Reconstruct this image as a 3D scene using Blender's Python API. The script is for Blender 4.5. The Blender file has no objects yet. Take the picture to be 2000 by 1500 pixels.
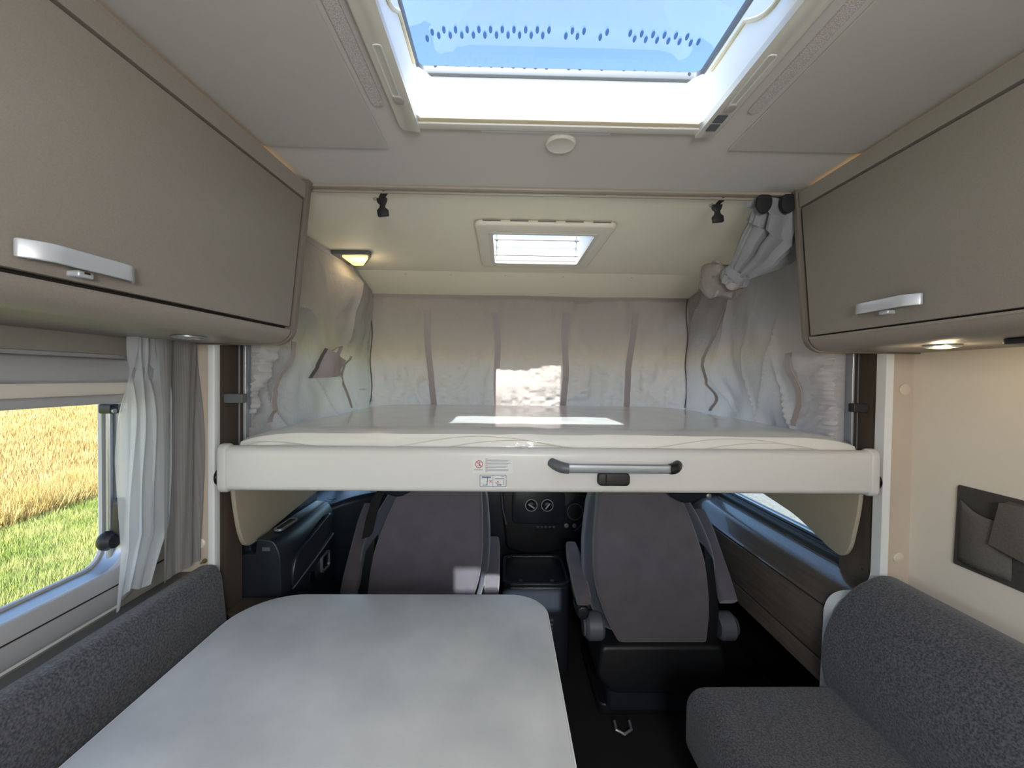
import bpy, bmesh, math, random
import numpy as np
from mathutils import Vector, Matrix
random.seed(4); RNG = np.random.default_rng(7)
SC = bpy.context.scene
COL = SC.collection
R = math.radians

# ------------------------------------------------------------------ camera, sky, sun, exposure
cam_d = bpy.data.cameras.new('camera'); cam = bpy.data.objects.new('camera', cam_d); COL.objects.link(cam)
cam_d.sensor_fit = 'HORIZONTAL'; cam_d.sensor_width = 36.0; cam_d.lens = 14.4
cam_d.clip_start = 0.02; cam_d.clip_end = 400
_yaw, _pit, _rol = R(1.07), R(-0.95), R(0.65)
_f = Vector((math.sin(_yaw)*math.cos(_pit), math.cos(_yaw)*math.cos(_pit), math.sin(_pit)))
_r0 = _f.cross(Vector((0, 0, 1))).normalized(); _u0 = _r0.cross(_f)
_r = _r0*math.cos(_rol)+_u0*math.sin(_rol); _u = -_r0*math.sin(_rol)+_u0*math.cos(_rol)
M = Matrix.Identity(4)
for i in range(3):
    M[i][0] = _r[i]; M[i][1] = _u[i]; M[i][2] = -_f[i]
M[2][3] = 1.40
cam.matrix_world = M
SC.camera = cam

SUN_EL = 43.0
FILL_POWER = 52.0            # power of the two globe fill lamps added behind the camera
world = bpy.data.worlds.new('sky'); SC.world = world; world.use_nodes = True
_nt = world.node_tree; _nt.nodes.clear()
_o = _nt.nodes.new('ShaderNodeOutputWorld'); _b = _nt.nodes.new('ShaderNodeBackground')
_s = _nt.nodes.new('ShaderNodeTexSky'); _s.sky_type = 'NISHITA'; _s.sun_disc = False
_s.sun_elevation = R(SUN_EL); _s.sun_rotation = R(180); _s.air_density = 1.0; _s.dust_density = 0.6; _s.ozone_density = 1.2
_b.inputs['Strength'].default_value = 0.25
_nt.links.new(_s.outputs[0], _b.inputs[0]); _nt.links.new(_b.outputs[0], _o.inputs[0])

sun_d = bpy.data.lights.new('sun', 'SUN'); sun = bpy.data.objects.new('sun', sun_d); COL.objects.link(sun)
sun_d.energy = 6.3; sun_d.angle = R(0.6); sun_d.color = (1.0, 0.95, 0.86)
sun.rotation_euler = Vector((0.0, math.cos(R(SUN_EL)), -math.sin(R(SUN_EL)))).to_track_quat('-Z', 'Y').to_euler()
sun.location = (0, -6, 8)

SC.view_settings.view_transform = 'Standard'; SC.view_settings.look = 'None'
SC.view_settings.gamma = 1.0; SC.view_settings.exposure = 1.0; SC.view_settings.use_curve_mapping = False

# ------------------------------------------------------------------ materials
def lin(c):
    c = c/255.0
    return c/12.92 if c <= 0.04045 else ((c+0.055)/1.055)**2.4
def rgb(r, g, b): return (lin(r), lin(g), lin(b), 1.0)
MATS = {}
def mat(name, col, rough=0.5, metal=0.0, spec=0.5, var=0.06, vscale=8.0, bump=0.0, bscale=60.0, sheen=0.0,
        coat=0.0, col2=None, stretch=None, emit=None, estr=0.0, detail=3.0, contrast=None):
    m = bpy.data.materials.new(name); m.use_nodes = True
    nt = m.node_tree; nt.nodes.clear(); N = nt.nodes.new; L = nt.links.new
    out = N('ShaderNodeOutputMaterial'); p = N('ShaderNodeBsdfPrincipled'); L(p.outputs[0], out.inputs[0])
    tc = N('ShaderNodeTexCoord'); mp = N('ShaderNodeMapping'); L(tc.outputs['Object'], mp.inputs[0])
    if stretch: mp.inputs['Scale'].default_value = stretch
    nz = N('ShaderNodeTexNoise'); nz.inputs['Scale'].default_value = vscale; nz.inputs['Detail'].default_value = detail
    L(mp.outputs[0], nz.inputs['Vector'])
    rp = N('ShaderNodeValToRGB')
    c = Vector(col[:3])
    a = tuple(c*(1-var))+(1,); b = tuple(c*(1+var))+(1,)
    if col2: a, b = col, col2
    lo, hi = contrast or (0.3, 0.7)
    rp.color_ramp.elements[0].position = lo; rp.color_ramp.elements[1].position = hi
    rp.color_ramp.elements[0].color = a; rp.color_ramp.elements[1].color = b
    L(nz.outputs['Fac'], rp.inputs[0]); L(rp.outputs[0], p.inputs['Base Color'])
    p.inputs['Roughness'].default_value = rough; p.inputs['Metallic'].default_value = metal
    p.inputs['Specular IOR Level'].default_value = spec
    p.inputs['Sheen Weight'].default_value = sheen; p.inputs['Coat Weight'].default_value = coat
    if bump:
        n2 = N('ShaderNodeTexNoise'); n2.inputs['Scale'].default_value = bscale; n2.inputs['Detail'].default_value = 4
        L(mp.outputs[0], n2.inputs['Vector'])
        bp = N('ShaderNodeBump'); bp.inputs['Strength'].default_value = bump; bp.inputs['Distance'].default_value = 0.01
        L(n2.outputs['Fac'], bp.inputs['Height']); L(bp.outputs[0], p.inputs['Normal'])
    if emit:
        p.inputs['Emission Color'].default_value = emit; p.inputs['Emission Strength'].default_value = estr
    MATS[name] = m
    return m
def glass(name, tint, refl=0.06, rough=0.02):
    m = bpy.data.materials.new(name); m.use_nodes = True
    nt = m.node_tree; nt.nodes.clear(); N = nt.nodes.new; L = nt.links.new
    out = N('ShaderNodeOutputMaterial'); mx = N('ShaderNodeMixShader'); t = N('ShaderNodeBsdfTransparent'); g = N('ShaderNodeBsdfGlossy')
    t.inputs[0].default_value = tint; g.inputs['Roughness'].default_value = rough
    lw = N('ShaderNodeLayerWeight'); lw.inputs[0].default_value = 0.5
    pw = N('ShaderNodeMath'); pw.operation = 'POWER'; pw.inputs[1].default_value = 4.0; L(lw.outputs['Facing'], pw.inputs[0])
    ma = N('ShaderNodeMath'); ma.operation = 'MULTIPLY_ADD'; ma.inputs[1].default_value = 0.8; ma.inputs[2].default_value = refl; L(pw.outputs[0], ma.inputs[0])
    L(ma.outputs[0], mx.inputs[0]); L(t.outputs[0], mx.inputs[1]); L(g.outputs[0], mx.inputs[2]); L(mx.outputs[0], out.inputs[0])
    MATS[name] = m; return m
def fabric(name, col, trans=0.0, transp=0.0, scale=900.0, rough=0.9, var=0.08, bump=0.15, stripes=False):
    """woven cloth: diffuse + light passing through it (translucent) + open weave (transparent)"""
    m = bpy.data.materials.new(name); m.use_nodes = True
    nt = m.node_tree; nt.nodes.clear(); N = nt.nodes.new; L = nt.links.new
    out = N('ShaderNodeOutputMaterial'); p = N('ShaderNodeBsdfPrincipled')
    tc = N('ShaderNodeTexCoord'); nz = N('ShaderNodeTexNoise'); nz.inputs['Scale'].default_value = scale; nz.inputs['Detail'].default_value = 2
    L(tc.outputs['Object'], nz.inputs['Vector'])
    rp = N('ShaderNodeValToRGB'); c = Vector(col[:3])
    rp.color_ramp.elements[0].color = tuple(c*(1-var))+(1,); rp.color_ramp.elements[1].color = tuple(c*(1+var))+(1,)
    L(nz.outputs['Fac'], rp.inputs[0]); L(rp.outputs[0], p.inputs['Base Color'])
    p.inputs['Roughness'].default_value = rough; p.inputs['Specular IOR Level'].default_value = 0.25; p.inputs['Sheen Weight'].default_value = 0.2
    n2 = N('ShaderNodeTexNoise'); n2.inputs['Scale'].default_value = 40; n2.inputs['Detail'].default_value = 5
    L(tc.outputs['Object'], n2.inputs['Vector'])
    bp = N('ShaderNodeBump'); bp.inputs['Strength'].default_value = bump; bp.inputs['Distance'].default_value = 0.015
    L(n2.outputs['Fac'], bp.inputs['Height']); L(bp.outputs[0], p.inputs['Normal'])
    last = p.outputs[0]
    if trans:
        t = N('ShaderNodeBsdfTranslucent'); L(rp.outputs[0], t.inputs[0])
        mx = N('ShaderNodeMixShader'); mx.inputs[0].default_value = trans
        L(last, mx.inputs[1]); L(t.outputs[0], mx.inputs[2]); last = mx.outputs[0]
    if transp:
        t = N('ShaderNodeBsdfTransparent'); mx = N('ShaderNodeMixShader'); mx.inputs[0].default_value = transp
        if stripes:
            wv = N('ShaderNodeTexWave'); wv.inputs['Scale'].default_value = 55; wv.bands_direction = 'Y'
            L(tc.outputs['Object'], wv.inputs['Vector'])
            mr = N('ShaderNodeMapRange'); mr.inputs['To Min'].default_value = transp*0.6; mr.inputs['To Max'].default_value = min(1, transp*1.4)
            L(wv.outputs['Fac'], mr.inputs[0]); L(mr.outputs[0], mx.inputs[0])
        L(last, mx.inputs[1]); L(t.outputs[0], mx.inputs[2]); last = mx.outputs[0]
    L(last, out.inputs[0]); MATS[name] = m; return m

mat('ceiling_white', rgb(200, 196, 189), 0.7, var=0.015, vscale=3)
mat('ceiling_cream', rgb(236, 229, 209), 0.65, var=0.015, vscale=3)
mat('wall_cream', rgb(220, 212, 199), 0.6, var=0.02, vscale=4, bump=0.03, bscale=300)
mat('wall_taupe', rgb(146, 143, 135), 0.6, var=0.03, vscale=5)
mat('bulkhead_beige', rgb(190, 176, 160), 0.6, var=0.02, vscale=6)
mat('trim_white', rgb(222, 224, 224), 0.45, var=0.01)
mat('plastic_white', rgb(212, 207, 197), 0.4, var=0.01)
mat('plastic_cream', rgb(216, 202, 172), 0.4, var=0.015)
mat('hatch_cream', rgb(226, 219, 203), 0.4, var=0.01)
mat('shaft_white', rgb(238, 236, 230), 0.5, var=0.01)
mat('cabinet_taupe', rgb(140, 133, 124), 0.42, spec=0.45, var=0.05, vscale=380, detail=1)
mat('cabinet_edge', rgb(112, 104, 95), 0.4, var=0.04)
mat('gap_dark', rgb(38, 32, 28), 0.7, var=0.05)
mat('handle_metal', rgb(196, 200, 206), 0.35, metal=0.35, var=0.02)
mat('aluminium', rgb(160, 165, 172), 0.32, metal=0.7, var=0.03, vscale=20)
mat('ledge_grey', rgb(96, 96, 98), 0.5, var=0.03)
mat('frame_grey', rgb(162, 163, 166), 0.4, var=0.02)
mat('bar_beige', rgb(160, 150, 136), 0.45, var=0.02)
mat('black_plastic', rgb(24, 25, 28), 0.45, var=0.08, vscale=20)
mat('black_gloss', rgb(14, 14, 16), 0.2, var=0.05)
mat('cab_plastic', rgb(33, 37, 44), 0.32, var=0.06, vscale=40, bump=0.05, bscale=500)
mat('cab_black', rgb(13, 14, 18), 0.6, var=0.1, vscale=20)
mat('grey_plastic', rgb(86, 88, 94), 0.45, var=0.04)
mat('seat_fabric', rgb(94, 89, 95), 0.92, spec=0.2, var=0.10, vscale=14, bump=0.06, bscale=500, sheen=0.35)
mat('seat_side', rgb(70, 74, 84), 0.9, spec=0.2, var=0.06, vscale=30, sheen=0.4)
mat('felt', rgb(54, 56, 62), 0.95, spec=0.15, col2=rgb(100, 99, 104), vscale=210, detail=4, bump=0.25, bscale=420, sheen=0.25, contrast=(0.36, 0.68))
mat('felt_dark', rgb(66, 64, 62), 0.95, spec=0.15, var=0.1, vscale=200, bump=0.2, bscale=400, sheen=0.1)
mat('felt_flap', rgb(98, 94, 90), 0.95, spec=0.15, var=0.1, vscale=200, bump=0.2, bscale=400)
mat('table_stone', rgb(186, 187, 186), 0.36, spec=0.4, col2=rgb(206, 206, 204), vscale=5, detail=7, contrast=(0.35, 0.65))
mat('table_edge', rgb(206, 208, 208), 0.4, var=0.01)
mat('bed_white', rgb(202, 201, 198), 0.32, spec=0.45, var=0.01, vscale=4)
mat('brown_wood', rgb(84, 74, 64), 0.42, var=0.16, vscale=9, stretch=(6, 6, 0.5), detail=6)
mat('console_wood', rgb(92, 83, 74), 0.25, coat=0.6, var=0.14, vscale=12, stretch=(6, 0.6, 6), detail=6)
mat('beige_panel', rgb(160, 152, 134), 0.6, var=0.02)
mat('floor_dark', rgb(28, 26, 26), 0.5, var=0.15, vscale=14, stretch=(6, 0.8, 1))
mat('cab_carpet', rgb(16, 16, 18), 0.9, var=0.2, vscale=200)
mat('webbing', rgb(166, 157, 157), 0.8, var=0.06, vscale=300)
mat('webbing_dark', rgb(22, 22, 24), 0.7, var=0.08, vscale=300)
mat('seam_light', rgb(192, 188, 180), 0.7, var=0.01)
mat('seam_dark', rgb(96, 88, 86), 0.9, var=0.05)
mat('hatch_grey', rgb(92, 94, 98), 0.5, var=0.03)
mat('knob_grey', rgb(168, 162, 156), 0.5, var=0.03)
mat('cap_beige', rgb(206, 193, 176), 0.5, var=0.01)
mat('gravel', rgb(150, 146, 138), 0.95, spec=0.1, var=0.25, vscale=30, detail=6)
mat('grille', rgb(190, 182, 178), 0.7, var=0.22, vscale=700, detail=0, contrast=(0.45, 0.55))
mat('print_blue', rgb(52, 74, 104), 0.6, var=0.02)
mat('print_red', rgb(186, 60, 66), 0.6, var=0.02)
mat('label_white', rgb(206, 208, 208), 0.4, var=0.01)
mat('reflection_blue', rgb(70, 120, 190), 0.4, var=0.05)
mat('brass', rgb(150, 132, 100), 0.35, metal=0.8, var=0.03)
mat('bag_brown', rgb(140, 132, 128), 0.8, var=0.06, vscale=30, bump=0.1)
mat('lamp_lens', rgb(255, 226, 150), 0.4, emit=rgb(255, 214, 120), estr=1.1, var=0.01)
mat('spot_lens', rgb(255, 226, 170), 0.3, emit=rgb(255, 206, 120), estr=1.0, var=0.01)
mat('spot_off', rgb(200, 200, 198), 0.2, metal=0.6, var=0.02)
mat('led_warm', rgb(255, 200, 120), 0.5, emit=rgb(255, 196, 110), estr=0.8, var=0.01)
mat('fill_opal', rgb(250, 250, 250), 0.5, emit=rgb(255, 246, 234), estr=2.0, var=0.01)  # glow of the added fill globes
mat('soil', rgb(180, 148, 86), 0.95, spec=0.1, col2=rgb(208, 176, 108), vscale=1.4, detail=8)
mat('verge', rgb(124, 138, 76), 0.95, spec=0.1, col2=rgb(168, 172, 106), vscale=2.0, detail=8)
mat('grass_blade', rgb(126, 146, 68), 0.7, spec=0.2, col2=rgb(192, 190, 120), vscale=3.0, detail=4)
mat('dry_blade', rgb(180, 152, 86), 0.8, spec=0.15, col2=rgb(216, 194, 132), vscale=3.0, detail=4)
mat('stubble_blade', rgb(178, 148, 88), 0.8, spec=0.15, col2=rgb(212, 190, 132), vscale=1.2, detail=5)
mat('mattress_film', rgb(214, 214, 212), 0.22, spec=0.5, var=0.01, vscale=3, bump=0.10, bscale=16, coat=0.35, stretch=(0.5, 2.5, 1))
mat('quilt', rgb(212, 211, 206), 0.45, var=0.03, vscale=5, stretch=(1, 1, 12), coat=0.15)
glass('acrylic_blue', (0.80, 0.90, 1.0, 1)); glass('acrylic_clear', (0.95, 0.97, 0.97, 1)); glass('glass_tint', (0.80, 0.86, 0.88, 1))
fabric('curtain_grey', rgb(204, 199, 201), trans=0.52, scale=500, bump=0.45)
fabric('curtain_back', rgb(204, 195, 193), trans=0.52, scale=500, bump=0.5)
fabric('bundle_cloth', rgb(146, 146, 150), trans=0.05, scale=500, bump=0.15)
fabric('sheer_white', rgb(236, 240, 244), trans=0.5, transp=0.46, scale=600, bump=0.05)
fabric('mesh_grey', rgb(142, 141, 142), trans=0.25, transp=0.22, scale=600, bump=0.05, stripes=True)

# ------------------------------------------------------------------ mesh helpers
class MB:
    def __init__(s): s.v = []; s.f = []
    def add(s, vs, fs):
        n = len(s.v); s.v += [tuple(v) for v in vs]; s.f += [tuple(i+n for i in f) for f in fs]; return s
    def box(s, x0, x1, y0, y1, z0, z1):
        v = [(x, y, z) for z in (z0, z1) for y in (y0, y1) for x in (x0, x1)]
        return s.add(v, [(0, 2, 3, 1), (4, 5, 7, 6), (0, 1, 5, 4), (2, 6, 7, 3), (0, 4, 6, 2), (1, 3, 7, 5)])
    def prism(s, pts, a0, a1, axis='y', fn=None):
        """closed outline pts (2D) extruded along axis; axis y: pts=(x,z); x: pts=(y,z); z: pts=(x,y)"""
        def P(p, a):
            q = {'y': (p[0], a, p[1]), 'x': (a, p[0], p[1]), 'z': (p[0], p[1], a)}[axis]
            return fn(q) if fn else q
        n = len(pts)
        v = [P(p, a0) for p in pts]+[P(p, a1) for p in pts]
        f = [(i, (i+1) % n, n+(i+1) % n, n+i) for i in range(n)]+[tuple(range(n))[::-1], tuple(range(n, 2*n))]
        return s.add(v, f)
    def ring(s, outer, inner, a0, a1, axis='y'):
        """flat frame between two outlines with the same number of points, extruded"""
        def P(p, a): return {'y': (p[0], a, p[1]), 'x': (a, p[0], p[1]), 'z': (p[0], p[1], a)}[axis]
        n = len(outer); v = [P(p, a) for a in (a0, a1) for o in (outer, inner) for p in o]
        f = []
        for i in range(n):
            j = (i+1) % n
            f += [(i, j, n+j, n+i), (2*n+i, 3*n+i, 3*n+j, 2*n+j), (i, 2*n+i, 2*n+j, j), (n+i, n+j, 3*n+j, 3*n+i)]
        return s.add(v, f)
    def grid(s, P, flip=False):
        """P: rows x cols array of points"""
        r = len(P); c = len(P[0]); v = [q for row in P for q in row]
        f = [(i*c+j, i*c+j+1, (i+1)*c+j+1, (i+1)*c+j) for i in range(r-1) for j in range(c-1)]
        return s.add(v, f)
    def tube(s, path, rad, n=10, sx=1.0, caps=True):
        path = [Vector(p) for p in path]; rads = rad if isinstance(rad, (list, tuple)) else [rad]*len(path)
        v = []; up = Vector((0.13, 0.21, 0.97))
        for i, p in enumerate(path):
            t = (path[min(i+1, len(path)-1)]-path[max(i-1, 0)]).normalized()
            a = t.cross(up)
            if a.length < 1e-3: a = t.cross(Vector((1, 0, 0)))
            a.normalize(); b = t.cross(a)
            for k in range(n):
                w = 2*math.pi*k/n; v.append(p+a*math.cos(w)*rads[i]*sx+b*math.sin(w)*rads[i])
        f = [(i*n+k, i*n+(k+1) % n, (i+1)*n+(k+1) % n, (i+1)*n+k) for i in range(len(path)-1) for k in range(n)]
        if caps: f += [tuple(range(n))[::-1], tuple(range((len(path)-1)*n, len(path)*n))]
        return s.add(v, f)
    def lathe(s, prof, c, axis='z', n=28):
        """prof: (radius, height) list about axis through c"""
        v = []; c = Vector(c)
        for r_, h in prof:
            for k in range(n):
                w = 2*math.pi*k/n; a, b = r_*math.cos(w), r_*math.sin(w)
                v.append(c+Vector({'z': (a, b, h), 'y': (a, h, b), 'x': (h, a, b)}[axis]))
        m = len(prof)
        f = [(i*n+k, i*n+(k+1) % n, (i+1)*n+(k+1) % n, (i+1)*n+k) for i in range(m-1) for k in range(n)]
        f += [tuple(range(n))[::-1], tuple(range((m-1)*n, m*n))]
        return s.add(v, f)
    def strip(s, path, width_dir, w, normal=None, t=0.0):
        """flat band along path, w wide along width_dir, t thick along normal"""
        path = [Vector(p) for p in path]; d = Vector(width_dir).normalized()*w/2
        nrm = Vector(normal or (0, 0, 1)).normalized()*t
        v = []
        for p in path: v += [p-d, p+d, p+d+nrm, p-d+nrm]
        f = [(4*i+k, 4*i+(k+1) % 4, 4*i+4+(k+1) % 4, 4*i+4+k) for i in range(len(path)-1) for k in range(4)]
        f += [(3, 2, 1, 0), tuple(4*(len(path)-1)+k for k in range(4))]
        return s.add(v, f)
def rrect(x0, x1, y0, y1, r, n=6):
    """rounded rectangle outline; r number or 4 radii (x1y1, x0y1, x0y0, x1y0)"""
    rs = r if isinstance(r, (list, tuple)) else [r]*4
    out = []
    for k, (cx, cy, a0) in enumerate(((x1, y1, 0), (x0, y1, 90), (x0, y0, 180), (x1, y0, 270))):
        q = rs[k]; ccx = cx-q if cx == x1 else cx+q; ccy = cy-q if cy == y1 else cy+q
        for i in range(n+1):
            w = R(a0+90*i/n); out.append((ccx+q*math.cos(w), ccy+q*math.sin(w)))
    return out
def fillet(pts, r, n=5):
    """round the corners of a closed polygon; r = one radius or list"""
    out = []; m = len(pts)
    for i in range(m):
        p0, p1, p2 = Vector(pts[i-1]), Vector(pts[i]), Vector(pts[(i+1) % m])
        q = r[i] if isinstance(r, (list, tuple)) else r
        if q <= 0: out.append(tuple(p1)); continue
        a = (p0-p1); b = (p2-p1); q = min(q, a.length*0.49, b.length*0.49)
        A = p1+a.normalized()*q; B = p1+b.normalized()*q
        for k in range(n+1):
            t = k/n; out.append(tuple(A*(1-t)**2+p1*2*t*(1-t)+B*t*t))
    return out

ORG = {}
def make(name, mb, material, parent=None, smooth=True, bevel=0.0, bseg=3, sub=0, angle=40, solid=0.0):
    me = bpy.data.meshes.new(name); o = bpy.data.objects.new(name, me)
    org = ORG.get(parent.name, Vector()) if parent else Vector()
    me.from_pydata([tuple(Vector(v)-org) for v in mb.v], [], mb.f)
    bm = bmesh.new(); bm.from_mesh(me); bmesh.ops.recalc_face_normals(bm, faces=bm.faces)
    if bevel:
        es = [e for e in bm.edges if len(e.link_faces) == 2 and e.calc_face_angle(0) > R(angle)]
        bmesh.ops.bevel(bm, geom=es, offset=bevel, offset_type='OFFSET', segments=bseg, profile=0.5, affect='EDGES', clamp_overlap=True)
    bm.to_mesh(me); bm.free()
    if smooth:
        me.polygons.foreach_set('use_smooth', [True]*len(me.polygons))
        if hasattr(me, 'set_sharp_from_angle'): me.set_sharp_from_angle(angle=R(38))
    me.materials.append(MATS[material])
    COL.objects.link(o)
    if sub:
        md = o.modifiers.new('smooth', 'SUBSURF'); md.levels = sub; md.render_levels = sub
    if solid:
        md = o.modifiers.new('thickness', 'SOLIDIFY'); md.thickness = solid
    if parent: o.parent = parent; ORG[o.name] = org
    return o
def thing(name, label, cat, loc=(0, 0, 0), group=None, kind=None):
    o = bpy.data.objects.new(name, None); COL.objects.link(o); o.empty_display_size = 0.1
    o.location = loc; ORG[o.name] = Vector(loc)
    if label: o['label'] = label
    if cat: o['category'] = cat
    if group: o['group'] = group
    if kind: o['kind'] = kind
    return o
def tag(o, label, cat=None, group=None, kind=None):
    o['label'] = label
    if cat: o['category'] = cat
    if group: o['group'] = group
    if kind: o['kind'] = kind
    return o
def struct(name, mb, material, label, cat, **k):
    return tag(make(name, mb, material, **k), label, cat, kind='structure')
def noise1(seed, n=64, amp=1.0):
    r = np.random.default_rng(seed); a = r.standard_normal(n)*amp
    def f(x):
        i = math.floor(x); t = x-i; t = t*t*(3-2*t); return a[i % n]*(1-t)+a[(i+1) % n]*t
    return f
def noise2(seed, n=32):
    r = np.random.default_rng(seed); a = r.standard_normal((n, n))
    def f(x, y):
        i, j = math.floor(x), math.floor(y); u, w = x-i, y-j; u = u*u*(3-2*u); w = w*w*(3-2*w)
        return ((a[i % n, j % n]*(1-u)+a[(i+1) % n, j % n]*u)*(1-w)+(a[i % n, (j+1) % n]*(1-u)+a[(i+1) % n, (j+1) % n]*u)*w)
    return f

XL, XR, ZC = -0.98, 1.26, 1.97      # inner faces of the side walls, ceiling height
YB = -3.2                            # rear wall
YF = 1.25                            # bulkhead plane between living room and cab

# ------------------------------------------------------------------ the shell
struct('floor', MB().box(XL, XR, YB, YF+0.05, -0.05, 0), 'floor_dark', 'dark wood-look floor of the living room', 'floor', smooth=False)
struct('floor.001', MB().box(XL, XR, YF+0.05, 2.95, -0.06, -0.01), 'cab_carpet', 'black carpeted cab floor in front of the seats', 'floor', smooth=False)
SX0, SX1, SY0, SY1 = -0.20, 0.435, -0.03, 0.935         # panoramic skylight opening
HX0, HX1, HY0, HY1 = -0.055, 0.345, 1.575, 1.975        # small roof hatch opening
mb = MB()
mb.box(XL-.03, SX0, YB, YF, ZC, ZC+.05).box(SX1, XR+.03, YB, YF, ZC, ZC+.05).box(SX0, SX1, YB, SY0, ZC, ZC+.05).box(SX0, SX1, SY1, YF, ZC, ZC+.05)
ceil = struct('ceiling', mb, 'ceiling_white', 'white living room ceiling around the large skylight', 'ceiling', smooth=False)
make('ceiling_panel', MB().box(XL, -0.295, YB, 1.035, ZC-.006, ZC), 'ceiling_white', ceil, bevel=.003, bseg=2)
make('ceiling_panel', MB().box(0.545, XR, YB, 1.01, ZC-.006, ZC), 'ceiling_white', ceil, bevel=.003, bseg=2)
make('speaker_strip', MB().prism(rrect(-0.283, -0.258, -.4, 0.875, 0.012, 4), ZC-.004, ZC, 'z'), 'grille', ceil)
make('speaker_strip', MB().prism(rrect(0.507, 0.533, -.4, 0.87, 0.012, 4), ZC-.004, ZC, 'z'), 'grille', ceil)
make('slot_highlight', MB().box(-0.06, 0.24, 0.955, 0.962, ZC-.002, ZC+.001), 'trim_white', ceil)  # lighter strip painting in the highlight along the ceiling slit
mb = MB()
mb.box(XL-.03, HX0, YF, 2.235, ZC, ZC+.05).box(HX1, XR+.03, YF, 2.235, ZC, ZC+.05).box(HX0, HX1, YF, HY0, ZC, ZC+.05).box(HX0, HX1, HY1, 2.235, ZC, ZC+.05)
ceil2 = struct('ceiling.001', mb, 'ceiling_cream', 'cream ceiling above the drop-down bed with the small hatch', 'ceiling', smooth=False)
make('ceiling_panel', MB().prism([(2.238, ZC), (2.238, ZC+.05), (2.56, 1.93), (2.82, 1.60), (2.80, 1.55), (2.53, 1.885)], XL-.03, XR+.03, 'x'), 'ceiling_cream', ceil2, smooth=False)
for x in (-.55, -.30, .0, .32, .7): make('screw', MB().lathe([(.005, 0), (.005, -.003), (.002, -.004)], (x, 2.27, 1.960), 'z', 10), 'plastic_white', ceil2)

# left wall with the window opening
WY0, WY1, WZ0, WZ1 = 0.18, 1.082, 0.895, 1.425
struct('wall_left', MB().box(XL-.035, XL, YB, WY0, 0, WZ0).box(XL-.035, XL, WY0, YF, 0, WZ0).box(XL-.035, XL, YB, YF, WZ1, ZC)
       .box(XL-.035, XL, WY1, YF, WZ0, WZ1).box(XL-.035, XL, -0.9, WY0, WZ0, WZ1).box(XL-.035, XL, YB, -2.2, WZ0, WZ1),
       'wall_taupe', 'taupe left wall around the window', 'wall', smooth=False)
struct('wall_right', MB().box(XR, XR+.035, YB, -2.2, 0, ZC).box(XR, XR+.035, -0.9, YF, 0, ZC).box(XR, XR+.035, -2.2, -.9, 0, .9).box(XR, XR+.035, -2.2, -.9, 1.45, ZC),
       'wall_cream', 'cream right wall behind the sofa', 'wall', smooth=False)
struct('wall_rear', MB().box(XL, XR, YB-.04, YB, 0, ZC), 'wall_cream', 'cream rear wall at the far end of the living room', 'wall', smooth=False)
# cab shell
struct('wall_left.001', MB().box(XL-.035, XL, YF, 2.95, -.05, .86).box(XL-.035, XL, YF, 2.95, 1.53, ZC).box(XL-.035, XL, YF, 1.50, .86, 1.53).box(XL-.035, XL, 2.45, 2.6, .86, 1.53),
       'cab_plastic', 'dark cab side wall on the driver side', 'wall', smooth=False)
struct('wall_right.001', MB().box(XR, XR+.035, YF, 2.95, -.05, .78).box(XR, XR+.035, YF, 2.95, 1.53, ZC).box(XR, XR+.035, YF, 1.50, .78, 1.53).box(XR, XR+.035, 2.45, 2.6, .78, 1.53),
       'cab_plastic', 'dark cab side wall on the passenger side', 'wall', smooth=False)
struct('wall_front', MB().box(XL, XR, 2.93, 2.97, -.05, .92), 'cab_black', 'black cab bulkhead below the windscreen', 'wall', smooth=False)
for k, x in ((4, XL-.02), (5, XR+.02)):
    struct('window_%d' % k, MB().box(x-.003, x+.003, 1.50, 2.45, (.86 if k == 4 else .78), 1.53), 'glass_tint', 'clear cab door window on the %s side' % ('driver' if k == 4 else 'passenger'), 'window', smooth=False)
struct('window_6', MB().prism([(2.95, .92), (2.955, .93), (2.825, 1.575), (2.82, 1.565)], XL, XR, 'x'), 'glass_tint', 'wide windscreen hidden behind the bed curtain', 'window', smooth=False)

# window on the left
w = thing('window_1', 'side window on the left looking out on grass and a stubble field', 'window', (XL, .63, WZ0), kind='structure')
oo = rrect(WY0-.03, WY1+.03, WZ0-.078, WZ1+.02, .07); ii = rrect(WY0+.012, WY1-.012, WZ0+.012, WZ1-.01, .05)
make('window_frame', MB().ring(oo, ii, XL-.005, XL+.012, 'x'), 'frame_grey', w, bevel=.004, bseg=2)
make('reveal', MB().ring(rrect(WY0, WY1, WZ0, WZ1, .06), rrect(WY0+.010, WY1-.010, WZ0+.010, WZ1-.008, .052), XL-.05, XL-.004, 'x'), 'aluminium', w)
make('seal', MB().ring(rrect(WY0+.004, WY1-.004, WZ0+.004, WZ1-.004, .056), rrect(WY0+.016, WY1-.016, WZ0+.016, WZ1-.014, .046), XL-.060, XL-.050, 'x'), 'frame_grey', w)
make('pane', MB().box(XL-.058, XL-.054, WY0+.006, WY1-.006, WZ0+.006, WZ1-.006), 'acrylic_clear', w, smooth=False)
make('sill_line', MB().box(XL+.010, XL+.0135, WY0-.03, WY1+.1, WZ0-.030, WZ0-.027), 'gap_dark', w)
make('blind_cassette', MB().prism([(XL+.012, 1.375), (XL+.05, 1.380), (XL+.055, 1.41), (XL+.045, 1.432), (XL+.012, 1.436)], WY0-.05, WY1+.05, 'y'), 'frame_grey', w, bevel=.006)
make('blind', MB().box(XL+.014, XL+.018, WY0-.01, WY1-.005, 1.345, 1.38), 'plastic_white', w)
make('blind_bar', MB().prism(rrect(XL+.010, XL+.028, 1.325, 1.347, .006, 3), WY0-.01, WY1-.003, 'y'), 'frame_grey', w)
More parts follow.
